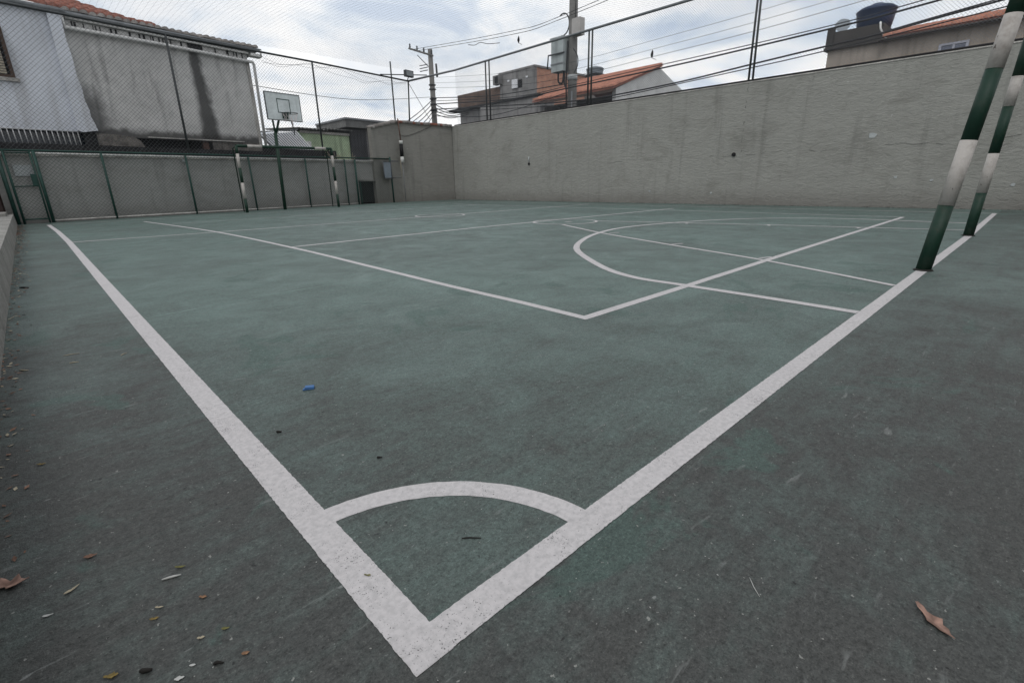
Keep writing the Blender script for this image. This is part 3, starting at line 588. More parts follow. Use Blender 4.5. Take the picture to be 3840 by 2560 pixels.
# ------------------------------------------------------------------ basketball hoop
hb = thing('basketball_hoop', (5.93, 16.83, 0), 'white basketball backboard on a green forked pole behind the far goal', 'basketball hoop')
MB().tube([(5.93, 16.83, 0), (6.0, 16.84, 2.28)], .05, 10).build('pole', 'green', hb)
MB().tube([(6.0, 16.84, 2.2), (5.96, 16.80, 2.75)], .03, 8).build('arm', 'green', hb); MB().tube([(6.0, 16.84, 2.2), (6.2, 16.85, 2.75)], .035, 8).build('arm', 'green', hb)
U = Vector((1, .185, 0)).normalized(); Nn = Vector((.185, -1, 0)).normalized(); O = Vector((6.32, 16.86, 3.02)) + Nn * .08
def bb(u0, u1, z0, z1, n0, n1):
    P_ = []
    for z in (z0, z1): P_ += [O + U * u0 + Nn * n1 + Vector((0, 0, z)), O + U * u1 + Nn * n1 + Vector((0, 0, z)), O + U * u1 + Nn * n0 + Vector((0, 0, z)), O + U * u0 + Nn * n0 + Vector((0, 0, z))]
    return MB().hexa(P_)
bd = bb(-.555, .555, -.37, .37, 0, .03).build('backboard', 'board', hb)
for a in ((-.57, .57, .37, .39), (-.57, .57, -.39, -.37), (-.57, -.555, -.37, .37), (.555, .57, -.37, .37)): bb(*a, -.01, .04).build('edge_frame', 'wire', bd)
for a in ((-.21, .21, .20, .222), (-.21, .21, -.172, -.15), (-.21, -.188, -.15, .20), (.188, .21, -.15, .20)): bb(*a, .031, .034).build('target_line', 'fgreen', bd)
bb(-.09, .09, -.33, -.16, .031, .07).build('rim_bracket', 'green', hb)
rc = O + Nn * .31 + Vector((0, 0, -.20)); ring = [rc + U * .22 * math.cos(math.radians(15 * i)) + Nn * .22 * math.sin(math.radians(15 * i)) for i in range(25)]
MB().tube(ring, .011, 6).build('rim', 'steel', hb)
mb = MB()
for i in range(12):
    a = math.radians(30 * i); b = math.radians(30 * i + 28); top = rc + U * .22 * math.cos(a) + Nn * .22 * math.sin(a)
    mb.tube([top, rc + U * .15 * math.cos(b) + Nn * .15 * math.sin(b) + Vector((0, 0, -.16 - .1 * random.random()))], .006, 4)
mb.tube([rc + Vector((.02, 0, -.1)), rc + Vector((.05, 0, -.33)), rc + Vector((0, .02, -.42))], .016, 5)
mb.build('torn_net', 'net', hb)
MB().tube([Vector((6.55, 16.9, 2.7)), Vector((6.62, 16.93, 2.4)), Vector((6.62, 16.94, 2.25))], .018, 6).build('loose_strut', 'wire', hb)

# ------------------------------------------------------------------ left plaster house
HO = 1.2
ph = thing('plaster_house', Lp(1.55, 2.05, HO), 'big mould stained grey and white plaster house above the far wall', 'house')
lbox(MB(), 1.62, 6.17, 2.10, 4.86, HO, HO + 6).build('grey_wall', 'plaster', ph)
lbox(MB(), -9, 1.60, 2.18, 4.90, HO - .035, HO + 6).build('white_wall', 'whitewall', ph)
# ragged plaster strip between the white and the grey wall
lp_ = [(1.36, 4.88), (1.36, 2.2), (1.45, 2.16), (1.78, 2.22), (1.74, 2.42), (1.70, 2.55), (1.71, 2.7), (1.66, 2.95), (1.67, 3.2), (1.63, 3.5), (1.64, 3.9), (1.61, 4.3), (1.62, 4.88)]
MB().prism([Lp(x_, z_, HO - .15) for x_, z_ in lp_], (0, .114, 0)).build('corner_strip', 'whitewall', ph)
wn = lbox(MB(), -.75, .46, 3.30, 4.38, HO - .06, HO - .036).build('window', 'darkvoid', ph)
for a in ((.39, .46, 3.30, 4.38), (-.75, .388, 4.31, 4.38), (-.75, .388, 3.30, 3.36)): lbox(MB(), *a, HO - .10, HO - .061).build('frame', 'wood', wn)
for i in range(17): lbox(MB(), -.75, .33, 3.375 + i * .055, 3.415 + i * .055, HO - .082, HO - .0605).build('louvre', 'louvre', wn)
lbox(MB(), -.80, .52, 3.22, 3.299, HO - .10, HO - .0352).build('sill', 'coping', wn)
lbox(MB(), -9, 1.5, 1.80, 2.18, HO + .25, HO + .3).build('basement_window', 'glass', ph)
for i in range(28): seg(-1.4 + i * .102, 1.84, -1.41 + i * .102, 2.18, .012, 'bar', 'grille_bar', ph, HO - .03, 5)
seg(-3, 2.17, 1.40, 2.175, .012, 'bar', 'grille_rail', ph, HO - .032); 
lbox(MB(), -9, 6.2, 1.0, 1.86, HO + .02, HO + 5).build('plinth', 'black', ph)
lbox(MB(), 1.46, 1.72, 1.86, 2.2, HO - .02, HO + .4).build('plinth_pier', 'black', ph)
rb = MB(); rb.prism([Lp(x_, z_, HO - .05) for x_, z_ in ((1.73, 1.86), (2.78, 1.86), (2.70, 2.02), (2.55, 2.12), (2.2, 2.15), (1.73, 2.16))], (0, .4, 0)); rb.build('rubble_infill', 'rubble', ph)
rb = MB(); lbox(rb, 4.62, 6.17, 1.86, 2.10, HO - .01, HO + .4); rb.build('rubble_infill', 'rubble', ph)
lbox(MB(), 2.75, 4.62, 1.86, 2.11, HO + .35, HO + .4).build('dark_opening', 'darkvoid', ph)
lbox(MB(), 2.9, 5.6, 2.11, 2.14, HO - .07, HO - .001).build('broken_edge', 'coping', ph)
lbox(MB(), 4.35, 4.52, 1.86, 2.09, HO + .06, HO + .3).build('brick_pier', 'rust', ph)
# pipes along the eave
MB().tube([Lp(1.64, 4.92, HO - .13), Lp(1.65, 4.60, HO - .12), Lp(3.75, 4.60, HO - .10), Lp(6.30, 4.55, HO - .10), Lp(6.33, 4.50, HO - .08), Lp(6.31, 2.0, HO - .02)], .045, 8).build('rain_pipe', 'pvc', ph)
MB().tube([Lp(1.70, 4.83, HO - .08), Lp(3.75, 4.81, HO - .08), Lp(6.2, 4.79, HO - .08)], .032, 6).build('white_trim', 'pvc', ph)
lbox(MB(), 6.10, 6.20, 2.05, 4.60, HO - .03, HO - .002).build('corner_edge', 'coping', ph)
for i in range(30):
    x_ = random.uniform(1.8, 6.0); lbox(MB(), x_, x_ + random.uniform(.015, .05), 4.62 + random.uniform(0, .06), 4.775, HO - .012, HO - .001).build('drip_stain', 'black', ph)
lbox(MB(), 4.45, 4.85, 4.60, 4.78, HO - .014, HO - .0015).build('dark_vent', 'black', ph)
rf = lbox(MB(), -9, 6.55, 4.905, 4.945, HO - .22, HO + 6).build('roof', 'gutter', ph)
MB().tube([Lp(-9, 4.93, HO - .20), Lp(1.7, 4.93, HO - .20)], .055, 8).build('gutter', 'gutter', rf)
MB().tube([Lp(1.7, 4.90, HO - .20), Lp(6.6, 4.93, HO - .20)], .030, 6).build('gutter', 'gutter', rf)
lbox(MB(), 6.25, 6.60, 4.72, 4.80, HO - .2, HO + .1).build('gutter_outlet', 'pvc', rf)
MB().tube([Lp(6.57, 4.93, HO - .2), Lp(6.57, 4.74, HO - .2)], .03, 6).build('gutter_outlet', 'pvc', rf)
def tilecol(par, base, run, wd, m, name='roof_tile_row', shared=None):
    """one course of overlapping half-round tiles running up the slope"""
    mb = MB(); base = Vector(base); run = Vector(run); L_ = run.length; d = run.normalized(); side = Vector(wd); up = side.cross(d).normalized()
    if up.z < 0: up = -up
    n = max(2, int(L_ / .38)); r = side.length * .44
    for i in range(n):
        a0, a1 = L_ * i / n, L_ * (i + 1) / n + .05
        vs = []
        for s_, rr, h_ in ((a0, r, .018), (a1, r * .86, 0.0)):
            for j in range(6):
                t_ = math.pi * j / 5; vs.append(base + d * s_ + side.normalized() * (-math.cos(t_) * rr) + up * (math.sin(t_) * rr * 1.0 + h_))
        mb.add(vs, [(j, j + 1, 7 + j, 6 + j) for j in range(5)] + [tuple(range(6))[::-1]], True)
    return mb.build(name, m, par)
ur = Vector((1, SL, 0)).normalized(); nb_ = Vector((-SL, 1, 0)).normalized()
for i in range(27):
    tilecol(rf, Lp(1.75 + i * .18, 4.945 + random.uniform(-.008, .008), HO - .20 - random.uniform(0, .03)), nb_ * 2.5 + Vector((0, 0, .40)), ur * .19, 'greytile')
for i in range(38):
    xx = -3.4 + i * .19; top = 1.0 if xx < 2.1 else max(.12, 1 - (xx - 2.1) / 1.35)
    tilecol(rf, Lp(xx, 4.99, HO - .14), (nb_ * 2.6 + Vector((0, 0, .95))) * top, ur * .20, 'redtile')
lbox(MB(), 1.5, 2.45, 5.3, 6.9, 5.2, 5.9).build('chimney', 'greyplaster', rf)

# ------------------------------------------------------------------ green house, slatted roof and dark lean-to behind the fence
GO = 5.0
gh = thing('green_house', Lp(10.5, 0, GO), 'pale green rendered house with a grey corrugated roof edge', 'house')
lbox(MB(), 9.40, 11.80, 0, 3.02, GO, GO + 4).build('wall', 'greenwall', gh)
def corr(u0, u1, zf, o0, o1, rise, amp, per, th=.012):
    n = int((u1 - u0) / per * 6); vs = []; fs = []
    for i in range(n + 1):
        x_ = u0 + (u1 - u0) * i / n; w_ = amp * math.sin(2 * math.pi * (x_ - u0) / per)
        vs += [Lp(x_, zf(x_) + w_, o0), Lp(x_, zf(x_) + w_ + rise, o1), Lp(x_, zf(x_) + w_ - th, o0), Lp(x_, zf(x_) + w_ + rise - th, o1)]
    for i in range(n):
        a = 4 * i; fs += [(a, a + 4, a + 5, a + 1), (a + 2, a + 3, a + 7, a + 6), (a, a + 2, a + 6, a + 4)]
    return MB().add(vs, fs, True)
corr(9.15, 10.6, lambda x_: 3.10, GO - .25, GO + 4, .30, .035, .18).build('corrugated_roof', 'fibre', gh)
corr(10.45, 11.95, lambda x_: 3.16, GO - .22, GO + 4, .30, .03, .18).build('corrugated_roof', 'fibre', gh)
lbox(MB(), 9.3, 11.85, 2.93, 3.03, GO - .06, GO - .002).build('eave_board', 'coping', gh)
lbox(MB(), 9.55, 9.75, 1.9, 2.6, GO - .05, GO - .003).build('down_pipe', 'pvc', gh)
dl = thing('lean_to', Lp(12.4, 0, GO), 'dark grey sheet metal lean-to between the green house and the shed', 'shed')
lbox(MB(), 11.81, 12.75, 0, 3.22, GO - .1, GO + 3).build('metal_sheet', 'door', dl)
for i in range(5): lbox(MB(), 11.85 + i * .19, 11.87 + i * .19, 0, 3.2, GO - .12, GO - .101).build('sheet_rib', 'door', dl)
lbox(MB(), 11.55, 14.8, 3.30, 3.62, GO - .3, GO + 3).build('roof_slab', 'fibre', dl)
lbox(MB(), 11.50, 14.9, 3.621, 3.70, GO - .36, GO + 3).build('roof_capping', 'gutter', dl)
lbox(MB(), 12.751, 14.6, 0, 3.29, GO, GO + 3).build('wall', 'greyplaster', dl)
sl = thing('slatted_roof', Lp(7.7, 1.9, 3), 'white slatted awning seen under the basketball backboard', 'awning')
for i in range(15):
    x_ = 6.75 + i * .105
    mb = MB(); mb.hexa([Lp(x_, 2.62 + i * .012, 3.0), Lp(x_ + .045, 2.62 + i * .012, 3.0), Lp(x_ + .045, 2.64 + i * .012, 3.02), Lp(x_, 2.64 + i * .012, 3.02),
             Lp(x_ + .48, 1.95, 2.4), Lp(x_ + .525, 1.95, 2.4), Lp(x_ + .525, 1.97, 2.42), Lp(x_ + .48, 1.97, 2.42)]); mb.build('slat', 'white2', sl)
MB().hexa([Lp(6.8, 2.56, 3.1), Lp(8.3, 2.74, 3.1), Lp(8.3, 2.76, 3.2), Lp(6.8, 2.58, 3.2), Lp(7.2, 1.9, 2.5), Lp(8.8, 1.9, 2.5), Lp(8.8, 1.9, 2.6), Lp(7.2, 1.9, 2.6)]).build('backing_sheet', 'gutter', sl); seg(6.7, 2.64, 8.35, 2.83, .02, 'galv', 'rail', sl, 3.0); seg(7.2, 1.94, 8.95, 1.94, .02, 'galv', 'rail', sl, 2.4)
tag(lbox(MB(), 6.18, 9.2, 0, 1.99, 1.5, 2.2).build('back_yard_wall', 'black'), 'dark mouldy yard wall between the plaster house and the green house', 'wall')
# dry twigs poking over the wall
mb = MB()
for i in range(26):
    c = Lp(random.uniform(8.3, 9.6), 1.6, .5); mb.tube([c, c + Vector((random.uniform(-.3, .3), random.uniform(-.1, .1), random.uniform(.1, .32)))], .006, 4)
tag(mb.build('dry_twigs', 'straw'), 'tangle of pale dry twigs on top of the far wall', 'twigs')

# ------------------------------------------------------------------ houses across the street
bk = thing('brick_building', (26, 24.5, 0), 'tall block with bare orange brick side and stained grey front', 'building')
MB().box((24, 23, 0), (28.8, 26.1, 7.25)).build('brick_wall', 'brick', bk)
MB().box((23.94, 22.98, 0), (23.998, 26.1, 7.25)).build('front_render', 'greyplaster', bk)
MB().box((23.90, 22.93, 7.251), (28.9, 26.2, 7.36)).build('roof_slab', 'greyplaster', bk)
MB().box((23.90, 22.96, 0), (24.12, 23.30, 7.245)).build('corner_column', 'greyplaster', bk)
wq = MB().box((23.92, 24.06, 6.28), (23.939, 24.42, 6.74)).build('window', 'darkvoid', bk); MB().box((23.86, 24.43, 6.30), (23.938, 24.92, 6.80)).build('shutter', 'white2', wq)
MB().box((23.6, 25.85, 6.68), (23.939, 26.42, 7.2)).build('wall_unit', 'greyplaster', bk); MB().box((23.58, 25.92, 6.74), (23.599, 26.22, 7.12)).build('unit_grille', 'darkvoid', bk)
for y_ in (23.55, 25.2): MB().box((23.90, y_, 6.75), (23.938, y_ + .16, 6.85)).build('plaster_patch', 'white2', bk)
lw = thing('brick_wing', (26, 28.4, 0), 'lower blackened brick wing with a projecting slab on the far left', 'building')
MB().box((24, 26.101, 5.7), (30, 30.7, 6.62)).build('parapet', 'darkbrick', lw); MB().box((23.6, 25.7, 5.56), (30.2, 31.3, 5.699)).build('slab', 'black', lw)
MB().box((24.1, 26.15, 0), (30, 30.6, 5.559)).build('wall', 'greyplaster', lw)
an = thing('grey_annex', (23, 23.5, 0), 'grey rendered annex under the brick block', 'building')
MB().box((22.6, 21.3, 0), (23.85, 26.6, 5.35)).build('wall', 'greyplaster', an); MB().box((22.5, 21.2, 5.351), (23.88, 25.6, 5.45)).build('roof_slab', 'black', an)

th_ = thing('tiled_house', (23.8, 16.6, 0), 'house with orange tiled roof and pale gable behind the utility pole', 'house')
MB().prism([(20.35, 14.45, 0), (27.3, 14.45, 0), (27.3, 14.45, 4.72), (23.85, 14.45, 5.86), (20.35, 14.45, 4.60)], (0, .2, 0)).build('gable_wall', 'gable', th_)
MB().box((21.6, 14.651, 0), (27.2, 19.3, 4.55)).build('porch_wall', 'porch', th_)
MB().box((20.4, 18.9, 0), (21.599, 19.2, 4.4)).build('side_wall', 'greyplaster', th_)
rt = MB().hexa([(20, 14.38, 4.54), (20, 19.4, 4.54), (23.85, 19.4, 5.82), (23.85, 14.38, 5.82), (20, 14.38, 4.60), (20, 19.4, 4.60), (23.85, 19.4, 5.88), (23.85, 14.38, 5.88)]).build('roof', 'redtile', th_)
MB().hexa([(23.851, 14.7, 5.76), (23.851, 19.4, 5.76), (27.6, 19.4, 4.55), (27.6, 14.7, 4.55), (23.851, 14.7, 5.82), (23.851, 19.4, 5.82), (27.6, 19.4, 4.61), (27.6, 14.7, 4.61)]).build('roof_slope', 'redtile', rt)
for i in range(24): tilecol(rt, (19.97, 14.45 + i * .208, 4.615), (3.85, 0, 1.28), (0, .21, 0), 'orangetile')
MB().tube([(23.86, 14.33, 5.95), (23.86, 19.4, 5.95)], .10, 8).build('ridge_cap', 'orangetile', rt)
MB().box((20.02, 14.4, 4.42), (20.06, 19.3, 4.535)).build('fascia', 'wood', th_)
def tank(c, r, hh, m, label):
    o = thing('water_tank', c, label, 'water tank'); MB().lathe(c, [(r * .86, 0), (r * .95, hh * .4), (r, hh * .72), (r * 1.04, hh * .74), (r * 1.04, hh * .80)]).build('body', m, o)
    MB().lathe((c[0], c[1], c[2] + hh * .801), [(r * 1.03, 0), (r * .8, hh * .12), (r * .35, hh * .17), (r * .3, hh * .26), (r * .1, hh * .28)]).build('lid', m, o); return o
tank((30, 23.1, 7.38), .58, .60, 'gtank', 'grey round water tank above the orange tiled roof')
tp = thing('tank_platform', (30, 23.1, 0), 'roof block carrying the grey water tank', 'platform'); MB().box((28.9, 22.2, 0), (31, 24, 7.25)).build('block', 'greyplaster', tp); MB().box((28.85, 22.1, 7.251), (31.1, 24.1, 7.375)).build('slab', 'black', tp)

be = thing('beige_house', (21, 1.5, 0), 'beige plastered house with tiled roof above the right end of the wall', 'house')
MB().box((19, -6, 0), (27, 5.65, 4.32)).build('wall', 'beige', be); MB().box((18.995, -6, 4.25), (19.12, 4.25, 4.41)).build('eave_beam', 'beige', be)
re_ = MB().hexa([(18.80, -6, 4.325), (18.80, 4.25, 4.325), (23, 4.25, 5.24), (23, -6, 5.24), (18.80, -6, 4.38), (18.80, 4.25, 4.38), (23, 4.25, 5.30), (23, -6, 5.30)]).build('roof', 'redtile', be)
for i in range(48): tilecol(re_, (18.78, 4.15 - i * .213, 4.395), (4.28, 0, .93), (0, .213, 0), 'orangetile')
MB().tube([(18.78, -6, 4.335), (18.78, 4.3, 4.335)], .035, 8).build('gutter', 'darkwall', re_)  # gutter coloured dark to paint in the shadow line under the eave
MB().box((18.88, 4.251, 4.321), (27, 5.75, 4.40)).build('slab', 'darkwall', be)
MB().box((19.0, 4.3, 4.401), (21.5, 5.66, 4.82)).build('parapet', 'darkwall', be); MB().box((18.9, 5.55, 4.401), (19.08, 5.72, 4.92)).build('corner_post', 'darkwall', be)
wb = MB().box((18.95, 2.36, 3.55), (18.999, 2.86, 3.95)).build('window', 'pane', be)
for a in (((18.93, 2.30, 3.951), (18.998, 2.92, 4.0)), ((18.93, 2.30, 3.55), (18.998, 2.359, 3.95)), ((18.93, 2.861, 3.55), (18.998, 2.92, 3.95)), ((18.935, 2.58, 3.55), (18.949, 2.63, 3.95))): MB().box(*a).build('frame', 'winblue', wb)
MB().tube([(18.8, 4.15, 4.36), (18.9, 4.35, 4.66), (19, 4.4, 4.85)], .025, 6).build('vent_pipe', 'pvc', be)
tank((19.65, 4.70, 4.83), .50, .62, 'tank', 'dark blue water tank on the parapet of the beige house')
o = thing('roof_dish', (19.3, 5.45, 4.83), 'small grey dish on the parapet corner of the beige house', 'dish')
MB().lathe((19.3, 5.45, 4.83), [(.04, 0), (.03, .12)], 8).build('stand', 'galv', o)
dm = MB(); nrm = Vector((-.8, -.3, .35)).normalized(); q_ = nrm.to_track_quat('Z', 'Y'); prof = [(.02, -.05), (.12, -.03), (.20, .02), (.205, .03)]
dm.lathe((0, 0, 0), prof, 14); dm.v = [q_ @ v_ + Vector((19.3, 5.45, 5.02)) for v_ in dm.v]; dm.build('dish', 'gtank', o)

# ------------------------------------------------------------------ utility poles and cables
pl = thing('utility_pole', (16, 13.4, 0), 'near grey concrete utility pole with metal cabinet behind the wall', 'utility pole')
MB().tube([(16, 13.40, 0), (16, 13.38, 4.3), (16, 13.36, 9.5)], [.20, .175, .14], 14).build('shaft', 'conc', pl)
cb = MB().box((15.62, 13.52, 4.62), (16.0, 14.12, 5.72)).build('cabinet', 'box', pl); MB().box((15.58, 13.50, 5.721), (16.04, 14.16, 5.76)).build('cabinet_lid', 'box', cb); MB().box((15.60, 13.50, 4.86), (15.619, 14.14, 4.90)).build('cabinet_seam', 'gutter', cb)
MB().tube([(15.6, 13.45, 5.2), (15.55, 14.2, 5.2), (15.55, 14.25, 4.75)], .03, 6).build('cabinet_bracket', 'steel', cb)
MB().tube(catmull([(15.85, 13.95, 4.62), (15.8, 13.9, 4.3), (15.8, 13.7, 4.25), (15.8, 13.62, 4.6), (15.8, 13.6, 4.2), (15.85, 13.5, 4.0)], 6), .035, 6).build('cable_loop', 'cable', pl)
MB().box((15.68, 12.80, 5.68), (15.95, 13.18, 6.22)).build('meter_box', 'pbox', pl)
MB().tube([(15.9, 13.78 + .3 * math.cos(math.radians(a)), 6.2 + .36 * math.sin(math.radians(a))) for a in range(60, 300, 15)], .022, 6).build('cable_coil', 'cable', pl)
MB().tube([(16, 13.385, 4.3), (16, 13.38, 4.48)], .195, 14).build('collar', 'plate', pl)
MB().tube(catmull([(15.82, 13.2, 5.3), (15.8, 12.98, 5.0), (15.82, 13.0, 4.7), (15.84, 13.18, 4.5)], 6), .018, 5).build('side_cable', 'cable', pl)
MB().tube([(15.80, 13.45, 5.6), (15.78, 13.5, 4.3), (15.80, 13.48, 3.0)], .03, 6).build('riser_cable', 'cable', pl)
MB().tube([(15.82, 13.25, 0), (15.82, 13.25, 3.9)], .03, 6).build('conduit', 'galv', pl)
MB().tube([(15.9, 13.2, 6.3), (15.9, 13.15, 9)], .012, 5).build('thin_cable', 'cable', pl)
pl2 = thing('utility_pole', (16.5, 23.17, 0), 'far utility pole with slanted crossarm beyond the corner shed', 'utility pole')
MB().tube([(16.5, 23.17, 0), (16.5, 23.17, 7.15)], [.17, .115], 12).build('shaft', 'conc', pl2)
MB().tube([(16.42, 22.85, 6.80), (16.42, 24.95, 7.50)], .05, 6).build('crossarm', 'conc', pl2)
for y_ in (24.85, 24.2, 23.6, 22.95): MB().lathe((16.42, y_, 6.89 + (y_ - 23) * .333), [(.035, 0), (.05, .06), (.03, .1), (.05, .14), (.02, .2)], 8).build('insulator', 'steel', pl2)
MB().tube([(16.45, 23.2, 6.3), (16.42, 24.2, 7.05)], .02, 5).build('brace', 'steel', pl2)
for z_ in (6.2, 6.33, 6.46): MB().tube([(16.3, 23.2, z_), (16.2, 23.75, z_)], .022, 5).build('bracket', 'steel', pl2)
for z_ in (4.3, 4.6, 4.85, 5.3, 5.5): MB().tube([(16.5, 23.17, z_), (16.5, 23.17, z_ + .05)], .185, 8).build('cable_clamp', 'steel', pl2)
MB().tube([(16.7, 23.0, 6.5), (16.72, 23.0, 5.9)], .05, 6).build('side_fitting', 'steel', pl2)
def cable(pts, r, label, name='power_cable'):
    tag(MB().tube(catmull(pts, 6), r * 1.3, 5).build(name, 'cable'), label, 'cable', 'overhead cables along the street')
X_ = 15.6
for i, (dz_, r_) in enumerate(((.36, .005), (.58, .004), (.83, .004))): cable([(16.3, 23.1, 5.0 + dz_), (15.7, 15, 4.05 + dz_), (15.7, 9, 4.10 + dz_), (15.7, 5, 4.25 + dz_), (15.7, 1, 4.55 + dz_), (15.7, -6, 5.2 + dz_)], r_, ['first', 'second', 'third'][i] + ' thin wire above the thick street cables, counting upward')
cable([(16.3, 23.1, 4.75), (X_, 16.3, 4.05), (X_, 13.2, 4.05), (X_, 9.5, 4.13), (X_, 6.6, 4.19), (X_, 4.23, 4.27), (X_, 2.83, 4.38), (X_, -6, 5.1)], .010, 'uppermost thin street cable crossing in front of the blue water tank')
cable([(16.3, 23.1, 4.6), (X_, 16.29, 3.98), (X_, 13.2, 3.98), (X_, 11.35, 4.0), (X_, 8.53, 4.05), (X_, 6.59, 4.11), (X_, 4.21, 4.2), (X_, 2.55, 4.31), (X_, -6, 5.0)], .018, 'thick black street cable second from the top, touching the blue tank')
cable([(16.3, 23.1, 4.35), (X_, 16.3, 3.74), (X_, 13.2, 3.52), (X_, 11.24, 3.48), (X_, 8.63, 3.55), (X_, 6.48, 3.69), (X_, 4.67, 3.8), (X_, 3.54, 3.86), (X_, 1.56, 4.06), (X_, -6, 4.8)], .018, 'thick black street cable running just above the beige house eave')
cable([(16.3, 23.1, 4.2), (X_, 16.3, 3.62), (X_, 13.2, 3.42), (X_, 11.23, 3.40), (X_, 6.47, 3.60), (X_, 4.65, 3.70), (X_, 1.53, 3.92), (X_, -6, 4.6)], .011, 'lowest thin street cable just above the wall top')
cable([(X_ + .2, 4.0, 3.84), (X_ + .1, 3.38, 3.92), (X_, 1.56, 4.10), (X_, -6, 4.9)], .011, 'short cable leaving the beige house roof towards the right')
cable([(16.3, 23.1, 4.05), (16.0, 18, 3.55), (15.9, 13.5, 3.9)], .012, 'sagging cable between the two utility poles, lowest one')
cable([(16.3, 23.1, 4.9), (16.0, 18, 4.35), (15.9, 13.5, 4.2)], .014, 'sagging cable between the two utility poles, upper one')
cable([(16.4, 24.8, 7.4), (15.9, 16.86, 6.56), (15.8, 13.5, 6.48), (15.8, 4, 7.2), (15.8, -6, 8)], .008, 'thin high wire passing the top of the near utility pole')
cable([(16.4, 24.2, 7.25), (15.9, 16.86, 6.44), (15.8, 13.5, 6.38), (15.8, 4, 7.0), (15.8, -6, 7.7)], .008, 'second thin high wire at the near utility pole')
for i in range(5):
    z_ = 4.1 + i * .18
    cable([(16.4, 23.1, z_), (15.45 - .12 * i, 22.2, (z_ + 3.22 + .05 * i) / 2 - .05), (14.5 - .24 * i, 21.3, 3.22 + .05 * i)], .014, ['lowest', 'second lowest', 'middle', 'second highest', 'highest'][i] + ' of the black cables fanning left from the far utility pole')
cable([(16.4, 23.1, 4.95), (11, 21.2, 4.15), (6.2, 19.4, 4.0)], .008, 'thin cable crossing the sky from the far pole to the backboard')
for i in range(4): cable([(16.5, 23.1, 4.15 + .16 * i), (19, 25.0, 4.3 + .12 * i), (22.4, 27.5, 5.0 + .1 * i)], .016, ['lowest', 'second lowest', 'second highest', 'highest'][i] + ' of the black cables from the far pole to the brick wing')

# ------------------------------------------------------------------ litter on the court
def leaf(a, b, wd, m, label, group=None, curl=.5, cat='leaf', lift=.0015):
    a, b = Vector((*a, 0)), Vector((*b, 0)); cm_ = (a + b) / 2; k0_ = .68 if wd < .011 else 1.0; a, b = cm_ + (a - cm_) * k0_, cm_ + (b - cm_) * k0_; wd *= .62; d = b - a; L_ = d.length; n = Vector((-d.y, d.x, 0)).normalized(); k_ = 8; vs = []; fs = []
    for i in range(k_ + 1):
        t = i / k_; wv = wd * (math.sin(math.pi * min(1, t * 1.02 + .02)) ** .75) * random.uniform(.35, 1.2) + .0005
        for s_ in (-1, -.45, .0, .45, 1):
            z = lift + L_ * curl * (.35 * (abs(s_) ** 1.6) * (wv / max(wd, 1e-6)) * .5 + .25 * (2 * t - 1) ** 2 + random.uniform(-.03, .03))
            vs.append(a + d * t + n * wv * s_ * (1 - .15 * curl) + Vector((0, 0, z)))
    for i in range(k_):
        for j in range(4): q = i * 5 + j; fs.append((q, q + 1, q + 6, q + 5))
    mb = MB().add(vs, fs, True)
    o = mb.build('dry_leaf' if cat == 'leaf' else cat.replace(' ', '_'), m)
    md = o.modifiers.new('thickness', 'SOLIDIFY'); md.thickness = .0008
    return tag(o, label, cat, group)
leaf((.938, .010), (.893, -.045), .020, 'leafp', 'large pinkish brown dry leaf alone on the bare floor at lower right', curl=.35)
leaf((-.222, 1.205), (-.160, 1.172), .030, 'leafp', 'crumpled pinkish brown leaf at the left picture edge', curl=.6)
leaf((-.088, 1.180), (-.056, 1.172), .009, 'leafb', 'small ragged brown leaf right of the crumpled leaf')
leaf((-.122, 1.080), (-.088, 1.098), .006, 'straw', 'long pale curled leaf near the left picture edge', curl=.4)
leaf((.040, 1.020), (.064, 1.004), .005, 'leafo', 'narrow olive leaf just above the white stick')
leaf((.058, .905), (.073, .890), .007, 'leaft', 'orange tan leaf scrap below the white stick')
leaf((-.004, .932), (.013, .920), .004, 'straw', 'small grey straw coloured scrap above a yellow leaf')
leaf((-.016, .908), (.003, .899), .006, 'leafy', 'small yellow leaf left of the orange scrap')
leaf((-.086, .832), (-.060, .818), .009, 'leafy', 'yellow ochre leaf at the bottom picture edge')
leaf((.078, .726), (.094, .718), .006, 'leaft', 'reddish leaf scrap left of the line corner tip')
leaf((.068, .800), (.084, .790), .004, 'leafo', 'tiny olive leaf bit between the scraps')
leaf((.034, .808), (.050, .800), .004, 'straw', 'tiny tan bit beside the olive bit')
leaf((-.150, 1.728), (-.122, 1.716), .007, 'leafy', 'small yellow green leaf near the kerb')
leaf((.296, .742), (.309, .726), .004, 'leafo', 'tiny green leaf lying on the white touchline')
leaf((-.150, 1.047), (-.128, 1.040), .005, 'stick', 'small white scrap near the left edge below the brown leaf', cat='paper scrap')
leaf((-.008, .752), (.010, .744), .006, 'stick', 'white paper scrap at the bottom picture edge', cat='paper scrap', curl=.15)
leaf((.015, .762), (.026, .755), .004, 'stick', 'second white paper scrap just right of the bottom edge scrap', cat='paper scrap', curl=.15)
def twig(a, b, r, m, label, name='twig'):
    a, b = Vector((*a, r)), Vector((*b, r)); c = (a + b) / 2 + Vector((random.uniform(-.004, .004), random.uniform(-.004, .004), .001))
    tag(MB().tube([a, (a + c) / 2, c, b], [r * .6, r, r, r * .5], 6).build(name, m), label, 'twig')
twig((.491, .688), (.520, .660), .0016, 'twig', 'short black twig inside the corner arc')
twig((.020, .999), (.049, .988), .0022, 'stick', 'bright white stick on the dark floor left of the touchline', 'white_stick')
twig((-.200, 5.31), (-.148, 5.25), .006, 'twig', 'dark twig on the floor beside the kerb')
twig((-.186, 2.783), (-.158, 2.752), .0028, 'straw', 'pale straw stick beside the kerb, nearer than the dark twig')
twig((-.045, 2.892), (.012, 2.885), .0016, 'straw', 'thin pale stick midway between kerb and touchline')
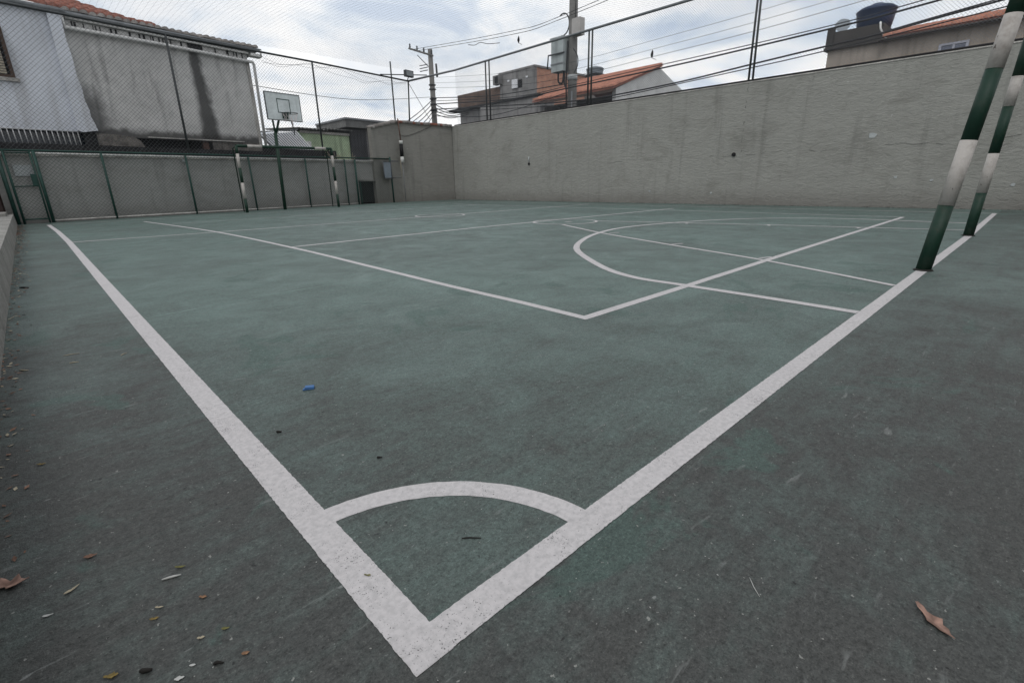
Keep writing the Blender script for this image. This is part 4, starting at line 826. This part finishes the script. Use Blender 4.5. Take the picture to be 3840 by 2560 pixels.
twig((-.03, 2.74), (.0, 2.73), .0022, 'straw', 'short pale stick just below the thin pale stick')
twig((.142, 2.70), (.168, 2.727), .0018, 'straw', 'pale straw bit close to the touchline')
twig((-.04, .802), (-.026, .792), .004, 'twig', 'black chip near the bottom picture edge', 'bark_chip')
twig((.044, .736), (.056, .728), .0028, 'twig', 'dark chip below the tan bit', 'bark_chip')
twig((.38, 1.44), (.392, 1.434), .004, 'twig', 'dark chip right of the touchline', 'bark_chip')
twig((.522, 1.097), (.533, 1.088), .0028, 'twig', 'dark chip above the corner arc', 'bark_chip')
twig((.802, .231), (.770, .201), .0008, 'stick', 'thin white thread on the grey floor below the goal line', 'thread')
bl = thing('plastic_scrap', (.58, 1.70, 0), 'bright blue plastic scrap inside the court', 'scrap')
MB().hexa([(.566, 1.700, .002), (.594, 1.686, .002), (.603, 1.699, .002), (.575, 1.714, .002), (.567, 1.700, .011), (.595, 1.687, .010), (.602, 1.699, .013), (.575, 1.712, .014)]).build('piece', 'blue', bl)
MB().hexa([(.560, 1.703, .001), (.568, 1.699, .001), (.577, 1.713, .001), (.570, 1.717, .001), (.560, 1.703, .005), (.568, 1.699, .006), (.577, 1.713, .006), (.570, 1.717, .005)]).build('torn_end', 'blue', bl)
# leaf litter swept against the kerb
def litter(name, m, n, f):
    vs = []; fs = []
    for i in range(n):
        x, y, s = f(); a = random.uniform(0, 6.28); u = Vector((math.cos(a), math.sin(a), random.uniform(-.25, .25))) * s; v_ = Vector((-math.sin(a), math.cos(a), random.uniform(-.25, .25))) * s * random.uniform(.25, .6)
        c = Vector((x, y, s * .22 + .001)); o = len(vs); vs += [c - u, c + v_, c + u, c - v_]; fs.append((o, o + 1, o + 2, o + 3))
    return MB().add(vs, fs).build(name, m, loc=(0, 0, 0))
def kx():
    y = random.uniform(1.25, 15.5); return -.236 - .0045 * (y - 1.2) + abs(random.gauss(0, .035)) * (1 + y * .06), y, random.uniform(.006, .018) * (.5 + y * .09)
tag(litter('leaf_litter', 'leafb', 520, kx), 'brown leaf litter swept against the foot of the kerb', 'litter', kind='stuff')
tag(litter('pale_leaf_litter', 'straw', 200, kx), 'pale leaf bits mixed in the litter along the kerb', 'litter', kind='stuff')
def wx():
    y = random.uniform(-2, 17.8); return Rp(y, 0).x - .01 - abs(random.gauss(0, .05)), y, random.uniform(.01, .035)
tag(litter('wall_foot_dirt', 'twig', 700, wx), 'dark dirt and leaf crumbs along the foot of the right wall', 'dirt', kind='stuff')
def fx():
    x = random.uniform(.3, 9.8); return x, Lp(x, 0).y - .05 - abs(random.gauss(0, .07)), random.uniform(.01, .03)
tag(litter('fence_foot_dirt', 'leafb', 300, fx), 'brown dirt and crumbs along the foot of the green fence', 'dirt', kind='stuff')
def gx():
    return random.uniform(-.2, 1.6), random.uniform(.1, 3.0), random.uniform(.0008, .0024)
tag(litter('pale_grit', 'stick', 420, gx), 'tiny pale grit scattered on the near floor', 'grit', kind='stuff')
tag(litter('dark_grit', 'twig', 260, gx), 'tiny dark grit scattered on the near floor', 'grit', kind='stuff')
for o in bpy.data.objects:
    if '_b' in o: del o['_b']
